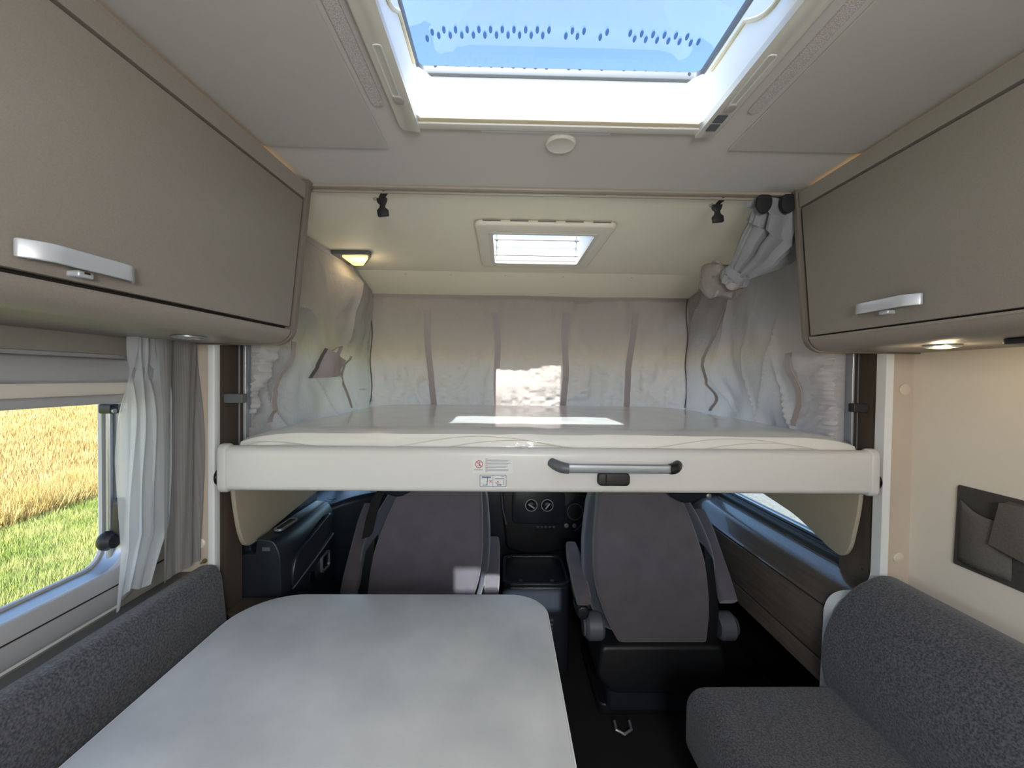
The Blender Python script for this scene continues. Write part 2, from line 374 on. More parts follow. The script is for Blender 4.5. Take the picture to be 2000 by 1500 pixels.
st = make('stay_arm', MB().tube([(XL-.03, 1.066, WZ0+.02), (XL-.03, 1.066, 1.30)], .007, 10), 'aluminium', w)
make('stay_clamp', MB().prism(rrect(1.050, 1.080, 1.296, 1.320, .006, 3), XL-.042, XL-.014, 'x'), 'black_plastic', st)
make('stay_pin', MB().lathe([(.006, 0), (.006, .006)], (XL-.014, 1.058, 1.303), 'x', 12), 'aluminium', st)
lt = make('latch', MB().prism(fillet([(1.050, .985), (1.064, .975), (1.074, 1.07), (1.062, 1.082), (1.054, 1.07)], .006), XL-.012, XL+.006, 'x'), 'black_plastic', w, bevel=.002)
make('latch_knob', MB().lathe([(.020, 0), (.024, .006), (.024, .014), (.02, .02), (.018, .03)], (XL-.030, 1.048, .975), 'x', 24), 'black_plastic', lt)

# ------------------------------------------------------------------ skylight and hatch
s = thing('window_2', 'large panoramic skylight with blue sky above the table', 'skylight', ((SX0+SX1)/2, (SY0+SY1)/2, ZC), kind='structure')
sh = MB(); t = .012; ZT = ZC+.105
sh.box(SX0-t, SX0+.001, SY0, SY1, ZC-.004, ZT).box(SX1-.001, SX1+t, SY0, SY1, ZC-.004, ZT).box(SX0-t, SX1+t, SY0-t, SY0+.001, ZC-.004, ZT).box(SX0-t, SX1+t, SY1-.001, SY1+t, ZC-.004, ZT)
make('shaft', sh, 'shaft_white', s, smooth=False)
make('shaft_corner', MB().prism([(SX0, SY1), (SX0+.03, SY1), (SX0, SY1-.03)], ZC, ZT, 'z'), 'shaft_white', s)
make('shaft_corner', MB().prism([(SX1, SY1), (SX1-.03, SY1), (SX1, SY1-.03)], ZC, ZT, 'z'), 'shaft_white', s)
make('blind_rail', MB().prism([(SY1-.022, ZC-.002), (SY1, ZC-.002), (SY1, ZC+.022), (SY1-.016, ZC+.018)], SX0+.004, SX1-.004, 'x'), 'plastic_cream', s, bevel=.003)
make('rail_lip', MB().box(SX0, SX1, SY1-.010, SY1+.012, ZC-.007, ZC-.002), 'plastic_white', s, bevel=.002)
for sx, x0, x1 in ((-1, SX0-.042, SX0+.002), (1, SX1-.002, SX1+.042)):
    fr = make('side_frame', MB().prism(rrect(x0, x1, SY0-.04, SY1+.012, (.0, .022, .022, .0) if sx < 0 else (.022, 0, 0, .022), 5), ZC-.014, ZC, 'z'), 'plastic_white', s, bevel=.004)
    xm = (x0+x1)/2
    tr = make('slider_track', MB().ring(rrect(xm-.009, xm+.007, .70, .83, .005, 3), rrect(xm-.007, xm+.005, .702, .828, .004, 3), ZC-.0155, ZC-.0135, 'z'), 'trim_white', fr)
    make('slider_knob', MB().prism(rrect(xm-.009, xm+.011, .825, .850, .008, 4), ZC-.018, ZC-.013, 'z'), 'knob_grey', fr, bevel=.002)
    if sx > 0:
        for y0, y1 in ((.862, .888), (.893, .918)):
            g = make('vent', MB().prism(rrect(xm-.012, xm+.010, y0, y1, .002, 2), ZC-.0152, ZC-.0135, 'z'), 'hatch_grey', fr)
make('rear_frame', MB().box(SX0-.042, SX1+.042, SY0-.04, SY0, ZC-.014, ZC), 'plastic_white', s, bevel=.004)
# wavy gasket moulding along both side walls
for x, sg in ((SX0, 1), (SX1, -1)):
    make('moulding', MB().tube([(x+sg*.003, .45+.02*i, ZT-.02-.045*max(0, math.sin((i-6)/9*math.pi)) if 6 < i < 15 else ZT-.02) for i in range(22)], .004, 8), 'plastic_cream', s)
def hoodz(u, v):     # u across 0..1, v front(1)..back(0)
    e = min(u, 1-u, (1-v)*1.5, v*1.5); return ZT+.018+.07*(1-math.exp(-e*9))
rows = []
for j in range(33):
    v = j/32; rows.append([(SX0-.03+(SX1-SX0+.06)*i/24, SY0-.03+(SY1-SY0+.06)*v, hoodz(i/24, v)) for i in range(25)])
make('hood', MB().grid(rows), 'acrylic_blue', s)
make('seal', MB().ring(rrect(SX0-.035, SX1+.035, SY0-.035, SY1+.035, .03), rrect(SX0+.004, SX1-.004, SY0+.006, SY1-.009, .012), ZT-.002, ZT+.018, 'z'), 'hatch_grey', s, bevel=.003)
# row of blue ovals standing in for vent-hole reflections on the hood
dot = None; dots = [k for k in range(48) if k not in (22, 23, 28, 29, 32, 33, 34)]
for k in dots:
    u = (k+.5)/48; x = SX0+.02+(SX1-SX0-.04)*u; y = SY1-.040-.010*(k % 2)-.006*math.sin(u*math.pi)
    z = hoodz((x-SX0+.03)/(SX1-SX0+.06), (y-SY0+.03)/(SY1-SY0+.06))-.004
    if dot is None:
        dot = make('hole_reflection', MB().lathe([(.0036, -.001), (.0040, 0), (.0036, .001)], (0, 0, 0), 'z', 10), 'reflection_blue')
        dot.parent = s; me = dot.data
    o = dot if k == dots[0] else bpy.data.objects.new('hole_reflection', me)
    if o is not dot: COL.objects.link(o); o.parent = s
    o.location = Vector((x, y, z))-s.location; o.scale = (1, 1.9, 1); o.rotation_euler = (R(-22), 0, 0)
# unseen pleated blind added across the opening's middle to narrow the sun patches
pl = []
for i in range(41):
    y = .195+(.625-.195)*i/40; pl.append([(SX0+.002, y, ZC+.020+.004*(i % 2)), (SX1-.002, y, ZC+.020+.004*(i % 2))])
make('sun_block_blind', MB().grid(pl), 'plastic_white', s, smooth=False)
fs = [[(SX0+.002, y, ZC+.020+.004*(i % 2)), (SX1-.002, y, ZC+.020+.004*(i % 2))] for i, y in enumerate(np.linspace(SY0, .10, 13))]
make('sun_block_rear', MB().grid(fs), 'plastic_white', s, smooth=False)  # unseen rear cover, added to keep direct sun off the table
make('sun_block_tab', MB().box(.27, SX1-.002, .098, .197, ZC+.018, ZC+.024), 'plastic_white', s)  # added tab that blocks sun from the passenger seat
make('blind_bar', MB().box(SX0+.002, SX1-.002, .618, .630, ZC+.012, ZC+.028), 'plastic_white', s, bevel=.003)  # end bar of the added blind

h = thing('window_3', 'small white roof hatch above the drop-down bed', 'roof hatch', ((HX0+HX1)/2, (HY0+HY1)/2, ZC), kind='structure')
sh = MB(); ZH = ZC+.10
sh.box(HX0-t, HX0+.001, HY0, HY1, ZC-.01, ZH).box(HX1-.001, HX1+t, HY0, HY1, ZC-.01, ZH).box(HX0-t, HX1+t, HY0-t, HY0+.001, ZC-.01, ZH).box(HX0-t, HX1+t, HY1-.001, HY1+t, ZC-.01, ZH)
make('shaft', sh, 'shaft_white', h, smooth=False)
o1 = rrect(HX0-.062, HX1+.062, HY0-.09, HY1+.085, .03); i1 = rrect(HX0, HX1, HY0, HY1, .012)
make('hatch_frame', MB().ring(o1, i1, ZC-.022, ZC, 'z'), 'hatch_cream', h, bevel=.010, bseg=3)
make('inner_lip', MB().ring(rrect(HX0-.012, HX1+.012, HY0-.012, HY1+.012, .016), rrect(HX0+.004, HX1-.004, HY0+.004, HY1-.004, .01), ZC-.025, ZC-.020, 'z'), 'plastic_white', h)
for i in range(5):
    x = HX0-.03+i*.10; make('vent_slot', MB().box(x, x+.065, HY0-.092, HY0-.086, ZC-.008, ZC-.005), 'hatch_grey', h)
rows = [[(HX0-.03+(HX1-HX0+.06)*i/14, HY0-.03+(HY1-HY0+.06)*j/14, ZH+.015+.03*math.sin(math.pi*i/14)**.5*math.sin(math.pi*j/14)**.5) for i in range(15)] for j in range(15)]
make('hood', MB().grid(rows), 'acrylic_clear', h)
make('blind_rod', MB().tube([(HX0, HY1-.03, ZC+.078), (HX1, HY1-.03, ZC+.078)], .0028, 8), 'hatch_grey', h)
make('blind_rod', MB().tube([(HX0, HY1-.02, ZC+.008), (HX1, HY1-.02, ZC+.008)], .0025, 8), 'hatch_grey', h)
for x in (HX0+.012, HX1-.012): make('guide_rod', MB().tube([(x, HY1-.03, ZC+.008), (x, HY1-.03, ZH)], .002, 8), 'hatch_grey', h)
for x in (HX0+.012, HX1-.012): make('rod_clip', MB().box(x-.006, x+.006, HY1-.038, HY1-.024, ZC+.072, ZC+.084), 'hatch_grey', h, bevel=.002)

make('cover_cap', MB().lathe([(.037, 0), (.037, -.006), (.033, -.009), (.026, -.007), (.001, -.007)], (.13, 1.0, ZC), 'z', 40), 'plastic_white', ceil)
tr = MB().box(-.62, .92, YF-.012, YF+.012, ZC-.008, ZC+.001).box(-.62, .92, YF+.012, YF+.02, ZC-.014, ZC+.001)
struct('trim_1', tr, 'bar_beige', 'beige curtain bar across the ceiling in front of the bed', 'ceiling bar', bevel=.003, bseg=2)

def buckle(x, label):
    b = thing('buckle', label, 'buckle', (x, YF+.03, ZC), 'buckles hanging from the ceiling bar')
    make('webbing_loop', MB().strip([(x+.02, YF+.012, ZC-.006), (x+.004, YF+.024, ZC-.018), (x-.004, YF+.03, ZC-.03)], (1, .5, 0), .018, (0, -.3, 1), .002), 'webbing_dark', b)
    pts = [(-.017, -.024), (.016, -.022), (.012, -.036), (.008, -.044), (.010, -.052), (.019, -.058), (.021, -.076), (-.012, -.080), (-.015, -.062), (-.007, -.052), (-.006, -.044), (-.015, -.036)]
    make('clasp', MB().prism([(x+a, ZC+d) for a, d in pts], YF+.024, YF+.036, 'y'), 'black_plastic', b, bevel=.002)
    make('metal_hook', MB().tube([(x-.014, YF+.03, ZC-.028), (x-.024, YF+.028, ZC-.030), (x-.027, YF+.026, ZC-.026), (x-.016, YF+.026, ZC-.022)], .002, 8), 'aluminium', b)
buckle(-.383, 'black plastic buckle hanging from the ceiling bar near left cabinet')
buckle(.660, 'black plastic buckle hanging from the ceiling bar beside the tied curtain')

# lit ceiling lamp over the bed
l = thing('ceiling_lamp', 'small lit warm ceiling lamp above left bed curtain', 'lamp', (-.71, 1.96, ZC))
make('housing', MB().prism(fillet([(-.80, 1.885), (-.615, 1.885), (-.625, 1.93), (-.70, 2.07), (-.80, 2.07)], .02), ZC-.018, ZC, 'z'), 'hatch_grey', l, bevel=.004)
make('lens', MB().prism(fillet([(-.755, 1.905), (-.632, 1.905), (-.645, 1.94), (-.705, 2.055), (-.755, 2.055)], .015), ZC-.026, ZC-.014, 'z'), 'lamp_lens', l, bevel=.004)
ld = bpy.data.lights.new('lamp_light', 'POINT'); ld.energy = 0.22; ld.color = (1, .82, .52); ld.shadow_soft_size = .04
lo = bpy.data.objects.new('lamp_light', ld); COL.objects.link(lo); lo.parent = l; lo.location = (.02, .0, -.06)

# ------------------------------------------------------------------ overhead cabinets
def cabinet(side, xw, k, name_label, y0=-1.4, y1=1.215):
    sg = 1 if side == 'L' else -1           # direction from wall into the room
    c = thing('overhead_cabinet', name_label, 'cabinet', (xw+sg*.18, .6, 1.49))
    def fn(q): return (q[0]+k*(q[1]-1.22)*min(1, abs(q[0]-xw)/.33), q[1], q[2])
    def X(u): return xw+sg*u
    if side == 'L': ut, ud, ub, zt, zb, zm = .399, .356, .338, 1.955, 1.536, 1.49
    else: ut, ud, ub, zt, zb, zm = .392, .352, .330, 1.957, 1.530, 1.488
    fz = lambda z: ud+(ut-ud)*(z-zb)/(zt-zb)        # face position at height z
    zd = zt-.048                                      # top of the doors
    make('carcass', MB().prism([(X(0.004), zm+.02), (X(fz(zb)-.022), zm+.03), (X(fz(zt)-.02), zt-.01), (X(0.004), zt-.01)], y0, y1, 'y', fn), 'gap_dark', c)
    # curved light pelmet along the underside
    prof = [(X(0.004), zm)]
    for i in range(9):
        a = R(-90+ i*10.5); prof.append((X(ud-.052+.052*math.cos(a)), zm+.046+.046*math.sin(a)))
    prof += [(X(ud), zb-.007), (X(ud-.02), zb-.006), (X(ud-.028), zm+.022), (X(.004), zm+.015)]
    make('pelmet', MB().prism(prof, y0, y1-.006, 'y', fn), 'cabinet_taupe', c)
    make('fascia', MB().prism(fillet([(X(fz(zd+.006)), zd+.006), (X(fz(zt)), zt), (X(fz(zt)-.02), zt), (X(fz(zd)-.02), zd+.006)], 0), y0, y1-.004, 'y', fn), 'cabinet_taupe', c)
    make('led_strip', MB().prism([(X(ut-.034), zt-.008), (X(ut-.022), zt-.008), (X(ut-.022), zt-.005), (X(ut-.034), zt-.005)], y0, y1-.03, 'y', fn), 'led_warm', c)
    # end panel, proud of the doors
    ep = [(X(.004), zm-.004), (X(ud-.045), zm-.004)]
    for i in range(1, 8):
        a = R(-90+i*12.5); ep.append((X(ud-.052+.058*math.cos(a)), zm+.05+.054*math.sin(a)))
    ep += [(X(ud+.006), zb), (X(ut+.006), ZC-.002), (X(.004), ZC-.002)]
    make('end_panel', MB().prism(ep, y1, y1+.016, 'y', fn), 'cabinet_edge', c, bevel=.003)
    ybreaks = [y1-.008, .20, -.6, y0]
    for i in range(3):
        a, b = ybreaks[i+1]+.003, ybreaks[i]-.003
        d = make('door', MB().prism([(X(fz(zb+.003)), zb+.003), (X(fz(zd)), zd), (X(fz(zd)-.018), zd), (X(fz(zb)-.018), zb+.003)], a, b, 'y', fn), 'cabinet_taupe', c, bevel=.003, bseg=2)
        ya, yb = ((.560, .722) if side == 'L' else (.868, 1.030)) if i == 0 else (a+.3, a+.46)
        zh = 1.566 if side == 'L' else 1.579
        path = []; u0 = fz(zh)
        for q in range(13):
            s_ = q/12; off = .004+.021*min(1, math.sin(math.pi*s_)*2.2)**.8
            path.append(fn((X(u0+off), ya+(yb-ya)*s_, zh)))
        hd = make('handle', MB().strip(path, (0, 0, 1), .026, (sg, 0, 0), .006), 'handle_metal', d, bevel=.002)
        ym = (ya+yb)/2
        p0 = fn((X(u0), ym, zh))
        make('latch_tab', MB().box(p0[0]-.016, p0[0]+.016, ym-.012, ym+.012, zh-.022, zh-.012), 'handle_metal', hd, bevel=.003)
        make('latch_hole', MB().box(p0[0]-.002, p0[0]+.017, ym-.004, ym+.004, zh-.0165, zh-.0135), 'gap_dark', hd)
    return c
cabinet('L', XL, .060, 'taupe overhead cabinet above the left window with silver bow handle')
cabinet('R', XR, .0, 'taupe overhead cabinet above the sofa with silver bow handle')
def spot(loc, lens, label, power):
    s = thing('spotlight', label, 'spotlight', loc, 'recessed spotlights under the cabinets')
    x, y, z = loc
    make('rim', MB().lathe([(.026, .001), (.034, 0), (.034, -.003), (.027, -.006), (.024, -.003)], loc, 'z', 32), 'aluminium', s)
    make('lens', MB().lathe([(.023, -.001), (.022, -.006), (.012, -.008), (.001, -.0085)], loc, 'z', 28), lens, s)
    if power:
        d = bpy.data.lights.new('spot_light', 'POINT'); d.energy = power; d.color = (1, .80, .50); d.shadow_soft_size = .02
        q = bpy.data.objects.new('spot_light', d); COL.objects.link(q); q.parent = s; q.location = (0, 0, -.03)
spot((-.755, .995, 1.489), 'spot_off', 'unlit chrome spotlight under the left overhead cabinet', 0)
spot((1.033, .95, 1.487), 'spot_lens', 'lit warm spotlight under the right overhead cabinet', .2)
b = thing('bracket', 'black bracket under the right overhead cabinet at picture edge', 'bracket', (1.02, .74, 1.487))
make('plate', MB().prism(rrect(.985, 1.055, .66, .80, .012, 4), 1.476, 1.4875, 'z'), 'black_plastic', b, bevel=.003)
make('arm', MB().box(1.0, 1.04, .60, .74, 1.462, 1.477), 'black_plastic', b, bevel=.004)

# ------------------------------------------------------------------ bulkhead pillars
bl = make('bulkhead', MB().box(XL, -.884, YF-.012, YF+.01, 0, ZC), 'bulkhead_beige', None, smooth=False)
bl.name = 'wall_front_left'; tag(bl, 'narrow beige bulkhead board behind the grey curtain', 'wall', kind='structure')
make('edge_trim', MB().prism(rrect(-.884, -.863, YF-.016, YF+.012, .004, 3), 0, 1.93, 'z'), 'trim_white', bl)
make('side_panel', MB().box(XL, -.863, YF+.012, 1.365, 0, ZC), 'brown_wood', bl, smooth=False)
outl = [(XR, 0), (XR, ZC), (1.172, ZC)]+fillet([(1.172, ZC), (1.166, .739), (1.020, .737), (1.000, 0)], [0, .075, .075, 0], 10)[1:]
br = make('wall_front_right', MB().prism(outl, YF-.012, YF+.012, 'y'), 'bulkhead_beige', smooth=False)
tag(br, 'beige bulkhead board with white edging beside the sofa', 'wall', kind='structure')
path = [(x, YF-.016, z) for x, z in outl[2:]]
def edge_band(pts, w, y0, y1):
    """band of width w inside an open outline"""
    V = [Vector((p[0], p[2])) for p in pts]; outp, inp = [], []
    for i, p in enumerate(V):
        t = (V[min(i+1, len(V)-1)]-V[max(i-1, 0)]).normalized(); nrm = Vector((-t.y, t.x))
        outp.append(tuple(p-nrm*.002)); inp.append(tuple(p+nrm*w))
    m = MB(); n = len(outp)
    v = [(q[0], y, q[1]) for y in (y0, y1) for q in outp+inp]
    f = []
    for i in range(n-1):
        f += [(i, i+1, n+i+1, n+i), (2*n+i, 3*n+i, 3*n+i+1, 2*n+i+1), (i, 2*n+i, 2*n+i+1, i+1), (n+i, n+i+1, 3*n+i+1, 3*n+i)]
    f += [(0, n, 3*n, 2*n), (n-1, 3*n-1, 4*n-1, 2*n-1)]
    return m.add(v, f)
make('edge_trim', edge_band(path, .022, YF-.018, YF+.014), 'trim_white', br)
make('side_panel', MB().box(1.172, XR, YF+.014, 1.395, .70, ZC), 'brown_wood', br, smooth=False)
for x, z, p, r_ in ((1.231, 1.376, br, .017), (1.226, .854, br, .017), (-.906, .892, bl, .015)):
    make('screw_cap', MB().lathe([(r_, 0), (r_, -.003), (r_*.8, -.005), (.001, -.0055)], (x, YF-.012, z), 'y', 28), 'cap_beige' if p is br else 'plastic_white', p)
for z in (1.30, .79): make('screw', MB().lathe([(.004, 0), (.003, -.002)], (1.1715, 1.30, z), 'x', 10), 'gap_dark', br)
hk = MB().tube([(-.893, YF-.012, .838), (-.893, YF-.028, .838), (-.887, YF-.034, .842), (-.880, YF-.030, .850)], .003, 8)
hk.lathe([(.007, 0), (.006, -.004)], (-.893, YF-.012, .838), 'y', 14)
tag(make('curtain_hook', hk, 'brass'), 'tiny brass tieback hook on the left bulkhead', 'hook')

# lifting rails of the bed
def lift_rail(x0, x1, label, bz, bmat):
    r_ = thing('lift_rail', label, 'rail', ((x0+x1)/2, 1.31, 1.0))
    xm = (x0+x1)/2
    make('profile', MB().box(x0, x1, 1.295, 1.325, 1.062, 1.95), 'aluminium', r_, bevel=.002)
    make('groove', MB().box(xm-.004, xm+.004, 1.293, 1.296, 1.062, 1.95), 'gap_dark', r_)
    make('bracket', MB().prism(rrect(x0-.03 if x0 < 0 else x0-.012, x1+.004 if x0 < 0 else x1+.012, bz-.014, bz+.014, .004, 3), 1.272, 1.296, 'y'), bmat, r_, bevel=.002)
lift_rail(-.832, -.808, 'aluminium bed lifting rail on the left brown pillar', 1.325, 'hatch_grey')
lift_rail(1.118, 1.140, 'aluminium bed lifting rail on the right brown pillar', 1.315, 'black_plastic')

# ------------------------------------------------------------------ window ledge and bench on the left
lg = MB().prism([(XL, .775), (XL+.055, .775), (XL+.062, .80), (XL+.055, .806), (XL+.012, .806), (XL+.012, .79), (XL, .79)], -1.0, YF-.013, 'y')
struct('trim_2', lg, 'ledge_grey', 'grey ledge along the wall below the left window', 'ledge', bevel=.002, bseg=2)
struct('trim_3', MB().box(XL, XL+.006, -1.0, 1.05, .806, .812), 'trim_white', 'thin white strip along the wall below the left window', 'strip', smooth=False)
bench = thing('bench', 'low dark felt bench below the left window beside the table', 'bench', (-.66, .4, 0))
cu = MB().prism(fillet([(-.918, .44), (-.918, .815), (-.895, .830), (-.852, .832), (-.836, .80), (-.80, .45)], [.01, .02, .03, .03, .03, .02]), -.8, 1.232, 'y')
make('back_cushion', cu, 'felt', bench, bevel=.014, bseg=3)
make('seat_cushion', MB().prism(rrect(-.90, -.36, .32, .46, .04, 4), -.8, 1.10, 'y'), 'felt', bench, bevel=.012)
make('base', MB().box(XL+.002, -.40, -.8, 1.08, 0.002, .32), 'bulkhead_beige', bench, smooth=False)

# ------------------------------------------------------------------ table
tb = thing('table', 'light grey stone-look table with rounded corners', 'table', (-.30, .62, 0))
def tfn(q): return q
top = rrect(-.737, .128, .12, 1.235, (.105, .15, .08, .08), 12)
make('table_top', MB().prism(top, .715, .740, 'z'), 'table_stone', tb, bevel=.004, bseg=3)
make('edge_band', MB().ring(rrect(-.7395, .1305, .1175, 1.2375, (.1075, .1525, .0825, .0825), 12), rrect(-.735, .126, .122, 1.233, (.103, .148, .078, .078), 12), .7165, .7375, 'z'), 'table_edge', tb)
make('column', MB().prism(rrect(-.38, -.22, .56, .68, .03, 5), .03, .70, 'z'), 'aluminium', tb)
make('mount_plate', MB().prism(rrect(-.48, -.12, .46, .78, .03, 4), .70, .7152, 'z'), 'black_plastic', tb)
make('foot_plate', MB().prism(rrect(-.50, -.10, .42, .82, .04, 5), .001, .03, 'z'), 'aluminium', tb, bevel=.006)

# ------------------------------------------------------------------ sofa on the right
sf = thing('sofa', 'dark grey felt side sofa against the right wall', 'sofa', (.9, .6, 0))
make('seat_cushion', MB().prism(rrect(.552, 1.06, .285, .482, (.05, .06, .04, .03), 6), .12, 1.215, 'y'), 'felt', sf, bevel=.028, bseg=4)
bk = fillet([(.985, .47), (.968, .56), (.985, .67), (1.06, .775), (1.15, .815), (1.215, .80), (1.24, .70), (1.24, .47)], [.02, .06, .06, .06, .06, .04, .04, .02], 6)
make('back_cushion', MB().prism(bk, .10, 1.222, 'y'), 'felt', sf, bevel=.045, bseg=5, angle=60)
make('base', MB().box(.60, XR-.002, .12, 1.20, .002, .29), 'bulkhead_beige', sf, smooth=False)

# organiser on the right wall
og = thing('wall_organizer', 'dark felt pocket organizer on the right wall above the sofa', 'organizer', (XR, .93, .9))
make('backing', MB().prism(fillet([(.74, .895), (1.108, .897), (1.102, 1.118), (.74, 1.114)], .006), XR-.008, XR-.001, 'x'), 'felt_dark', og, bevel=.002)
pk = [[(XR-.010-.016*math.sin(math.pi*min(1, i/10))*(1-(j/8-.55)**2), 1.094-(1.094-.975)*i/10, .912+(j/8)*((1.082-.03*(i/10)**1.0-.012*math.sin(math.pi*i/10))-.912)) for i in range(11)] for j in range(9)]
make('pocket', MB().grid(pk), 'felt_flap', og, solid=.003)
make('flap', MB().prism(fillet([(1.005, .992), (.93, .975), (.925, 1.108), (.985, 1.104)], .004), XR-.036, XR-.028, 'x'), 'felt_flap', og, bevel=.002)
make('flap_top', MB().prism([(XR-.008, 1.106), (XR-.036, 1.100), (XR-.028, 1.096), (XR-.008, 1.098)], .925, .985, 'y'), 'felt_flap', og)

# ------------------------------------------------------------------ curtains at the left window
def hang_curtain(name, label, fy, ztop, zbot, xbase, folds, amp, material, seed, tail=None):
    n1 = noise1(seed); rows = []
    for j in range(41):
        v = j/40; row = []
        for i in range(49):
            u = i/48; y0, y1 = fy(v)
            y = y0+(y1-y0)*u; z = ztop+(zbot(u)-ztop)*v
            x = xbase+amp*(.45+.55*math.sin(math.pi*min(1, v*1.3+.15)))*math.sin(2*math.pi*folds*u+.6*n1(v*3))+.006*n1(u*9+v*2)
            row.append((x, y, z))
        rows.append(row)
    o = make(name, MB().grid(rows), material)
    return tag(o, label, 'curtain')
hang_curtain('sheer_curtain', 'white sheer curtain hanging at the right end of the left window',
             lambda v: (1.030-.026*math.sin(v*2.0)-.02*max(0, v-.8)*5, 1.105+.034*math.sin(min(1, v*1.2)*1.7)-.05*max(0, v-.8)*5), 1.495,
             lambda u: .838+.035*u-.012*math.cos(u*9), -.922, 3.6, .010, 'sheer_white', 3)
hang_curtain('blackout_curtain', 'grey striped curtain between the sheer curtain and the white bulkhead edge',
             lambda v: (1.085+.01*v, 1.236), 1.495, lambda u: .842+.004*u, -.903, 2.0, .006, 'mesh_grey', 11)

# ------------------------------------------------------------------ drop-down bed
bed = thing('drop_down_bed', 'white drop-down bed lowered above the cab seats', 'bed', (.148, 1.9, 1.05))
BX0, BX1 = -.841, 1.140
rail = make('front_rail', MB().prism(rrect(1.222, 1.262, 1.052, 1.186, (.014, .022, .018, .010), 5), BX0+.014, BX1-.014, 'x'), 'bed_white', bed)
for a, b_ in ((BX0-.006, BX0+.022), (BX1-.022, BX1+.006)):
    make('end_cap', MB().prism(rrect(1.217, 1.266, 1.046, 1.192, .022, 6), a, b_, 'x'), 'bed_white', bed, bevel=.007)
make('base_board', MB().box(-.825, 1.125, 1.262, 2.47, 1.10, 1.122), 'bed_white', bed, smooth=False)
make('base_frame', MB().box(-.825, -.785, 1.262, 2.47, 1.058, 1.10).box(1.085, 1.125, 1.262, 2.47, 1.058, 1.10).box(-.785, 1.085, 2.43, 2.47, 1.058, 1.10), 'bed_white', bed, smooth=False)
for y in np.arange(1.40, 2.42, .13): make('slat', MB().box(-.785, 1.085, y, y+.06, 1.085, 1.10), 'brown_wood', bed, smooth=False)
for x, sg in ((BX0-.004, -1), (BX1+.004, 1)):
    make('guide_roller', MB().lathe([(.024, 0), (.026, sg*.004), (.026, sg*.012), (.02, sg*.016)], (x, 1.248, 1.090), 'x', 24), 'black_gloss', bed)
hb = make('grab_bar', MB().prism(rrect(1.188, 1.200, 1.121, 1.147, .004, 3), .190, .492, 'x'), 'aluminium', bed)
for x0, x1 in ((.143, .192), (.490, .526)):
    lft = x0 < .3
    pts = []
    for q in range(9):
        s_ = q/8; xx = x1-(x1-x0)*s_ if lft else x0+(x1-x0)*s_
        pts.append((xx, 1.194+.030*s_**2.2, 1.134+.012*s_**2*(1 if lft else .6)))
    make('bar_end', MB().tube(pts, [.0155, .0158, .016, .0165, .0165, .016, .0155, .015, .014], 14, 1.0), 'grey_plastic' if lft else 'black_plastic', bed)
bt = make('release_button', MB().prism(rrect(.281, .377, 1.080, 1.118, .012, 5), 1.204, 1.224, 'y'), 'black_plastic', bed, bevel=.004)
make('button_rib', MB().box(.303, .307, 1.2025, 1.206, 1.084, 1.114), 'black_gloss', bt)
# warning sticker: prohibition sign, tiny illegible lines, two pictograms
lab = make('warning_label', MB().prism(rrect(-.092, .028, 1.112, 1.158, .002, 2), 1.2212, 1.2222, 'y'), 'label_white', bed)
YL = 1.2204
ring = MB().ring([(-.073+.0115*math.cos(a), 1.139+.0115*math.sin(a)) for a in np.linspace(0, 2*math.pi, 28, endpoint=False)],
                 [(-.073+.0095*math.cos(a), 1.139+.0095*math.sin(a)) for a in np.linspace(0, 2*math.pi, 28, endpoint=False)], YL, YL+.0008, 'y')
ring.strip([(-.081, YL, 1.147), (-.065, YL, 1.131)], (1, 0, 1), .002, (0, 1, 0), .0006)
make('prohibition_sign', ring, 'print_red', lab)
fig = MB().lathe([(.0018, 0), (.0018, .0004)], (-.071, YL+.0004, 1.1445), 'y', 10)
fig.strip([(-.072, YL, 1.142), (-.070, YL, 1.137), (-.073, YL, 1.133)], (1, 0, 0), .0018, (0, 1, 0), .0005).strip([(-.079, YL, 1.134), (-.068, YL, 1.134)], (0, 0, 1), .0012, (0, 1, 0), .0005)
make('figure_print', fig, 'print_blue', lab)
ln = MB(); lr = MB(); z = 1.1555
for k in range(13):
    m = lr if k % 3 == 0 else ln
    x1 = (-.047, .022, .018)[k % 3]-random.random()*.012*(k % 3 > 0)
    m.box(-.054, x1, YL, YL+.0006, z-.0004, z+.0004); z -= .0032
ln.box(-.088, -.062, YL, YL+.0006, 1.1215, 1.1228)
make('text_lines', ln, 'print_blue', lab); make('heading_lines', lr, 'print_red', lab)
pic = make('pictogram_label', MB().box(-.070, .009, 1.2212, 1.2222, 1.072, 1.107), 'label_white', bed)
pm = MB().ring(rrect(-.070, .009, 1.072, 1.107, .001, 1), rrect(-.0688, .0078, 1.0732, 1.1058, .001, 1), YL, YL+.0008, 'y').box(-.0312, -.0302, YL, YL+.0006, 1.0735, 1.1055)
pm.box(-.064, -.037, YL, YL+.0005, 1.0985, 1.1025).box(-.062, -.046, YL, YL+.0005, 1.0755, 1.0772).strip([(-.049, YL, 1.076), (-.047, YL, 1.094)], (1, 0, 0), .002, (0, 1, 0), .0005)
pm.lathe([(.0016, 0), (.0016, .0004)], (-.047, YL+.0004, 1.0962), 'y', 10)
pm.box(-.026, .004, YL, YL+.0005, 1.0950, 1.0968).box(-.008, .003, YL, YL+.0005, 1.1025, 1.1032).strip([(-.024, YL, 1.086), (-.018, YL, 1.080), (-.004, YL, 1.078)], (0, 0, 1), .0016, (0, 1, 0), .0005).box(-.020, -.006, YL, YL+.0005, 1.0755, 1.0768)
pm.strip([(.001, YL, 1.076), (.001, YL, 1.092)], (1, 0, 0), .0012, (0, 1, 0), .0005)
make('pictogram_print', pm, 'print_blue', pic)
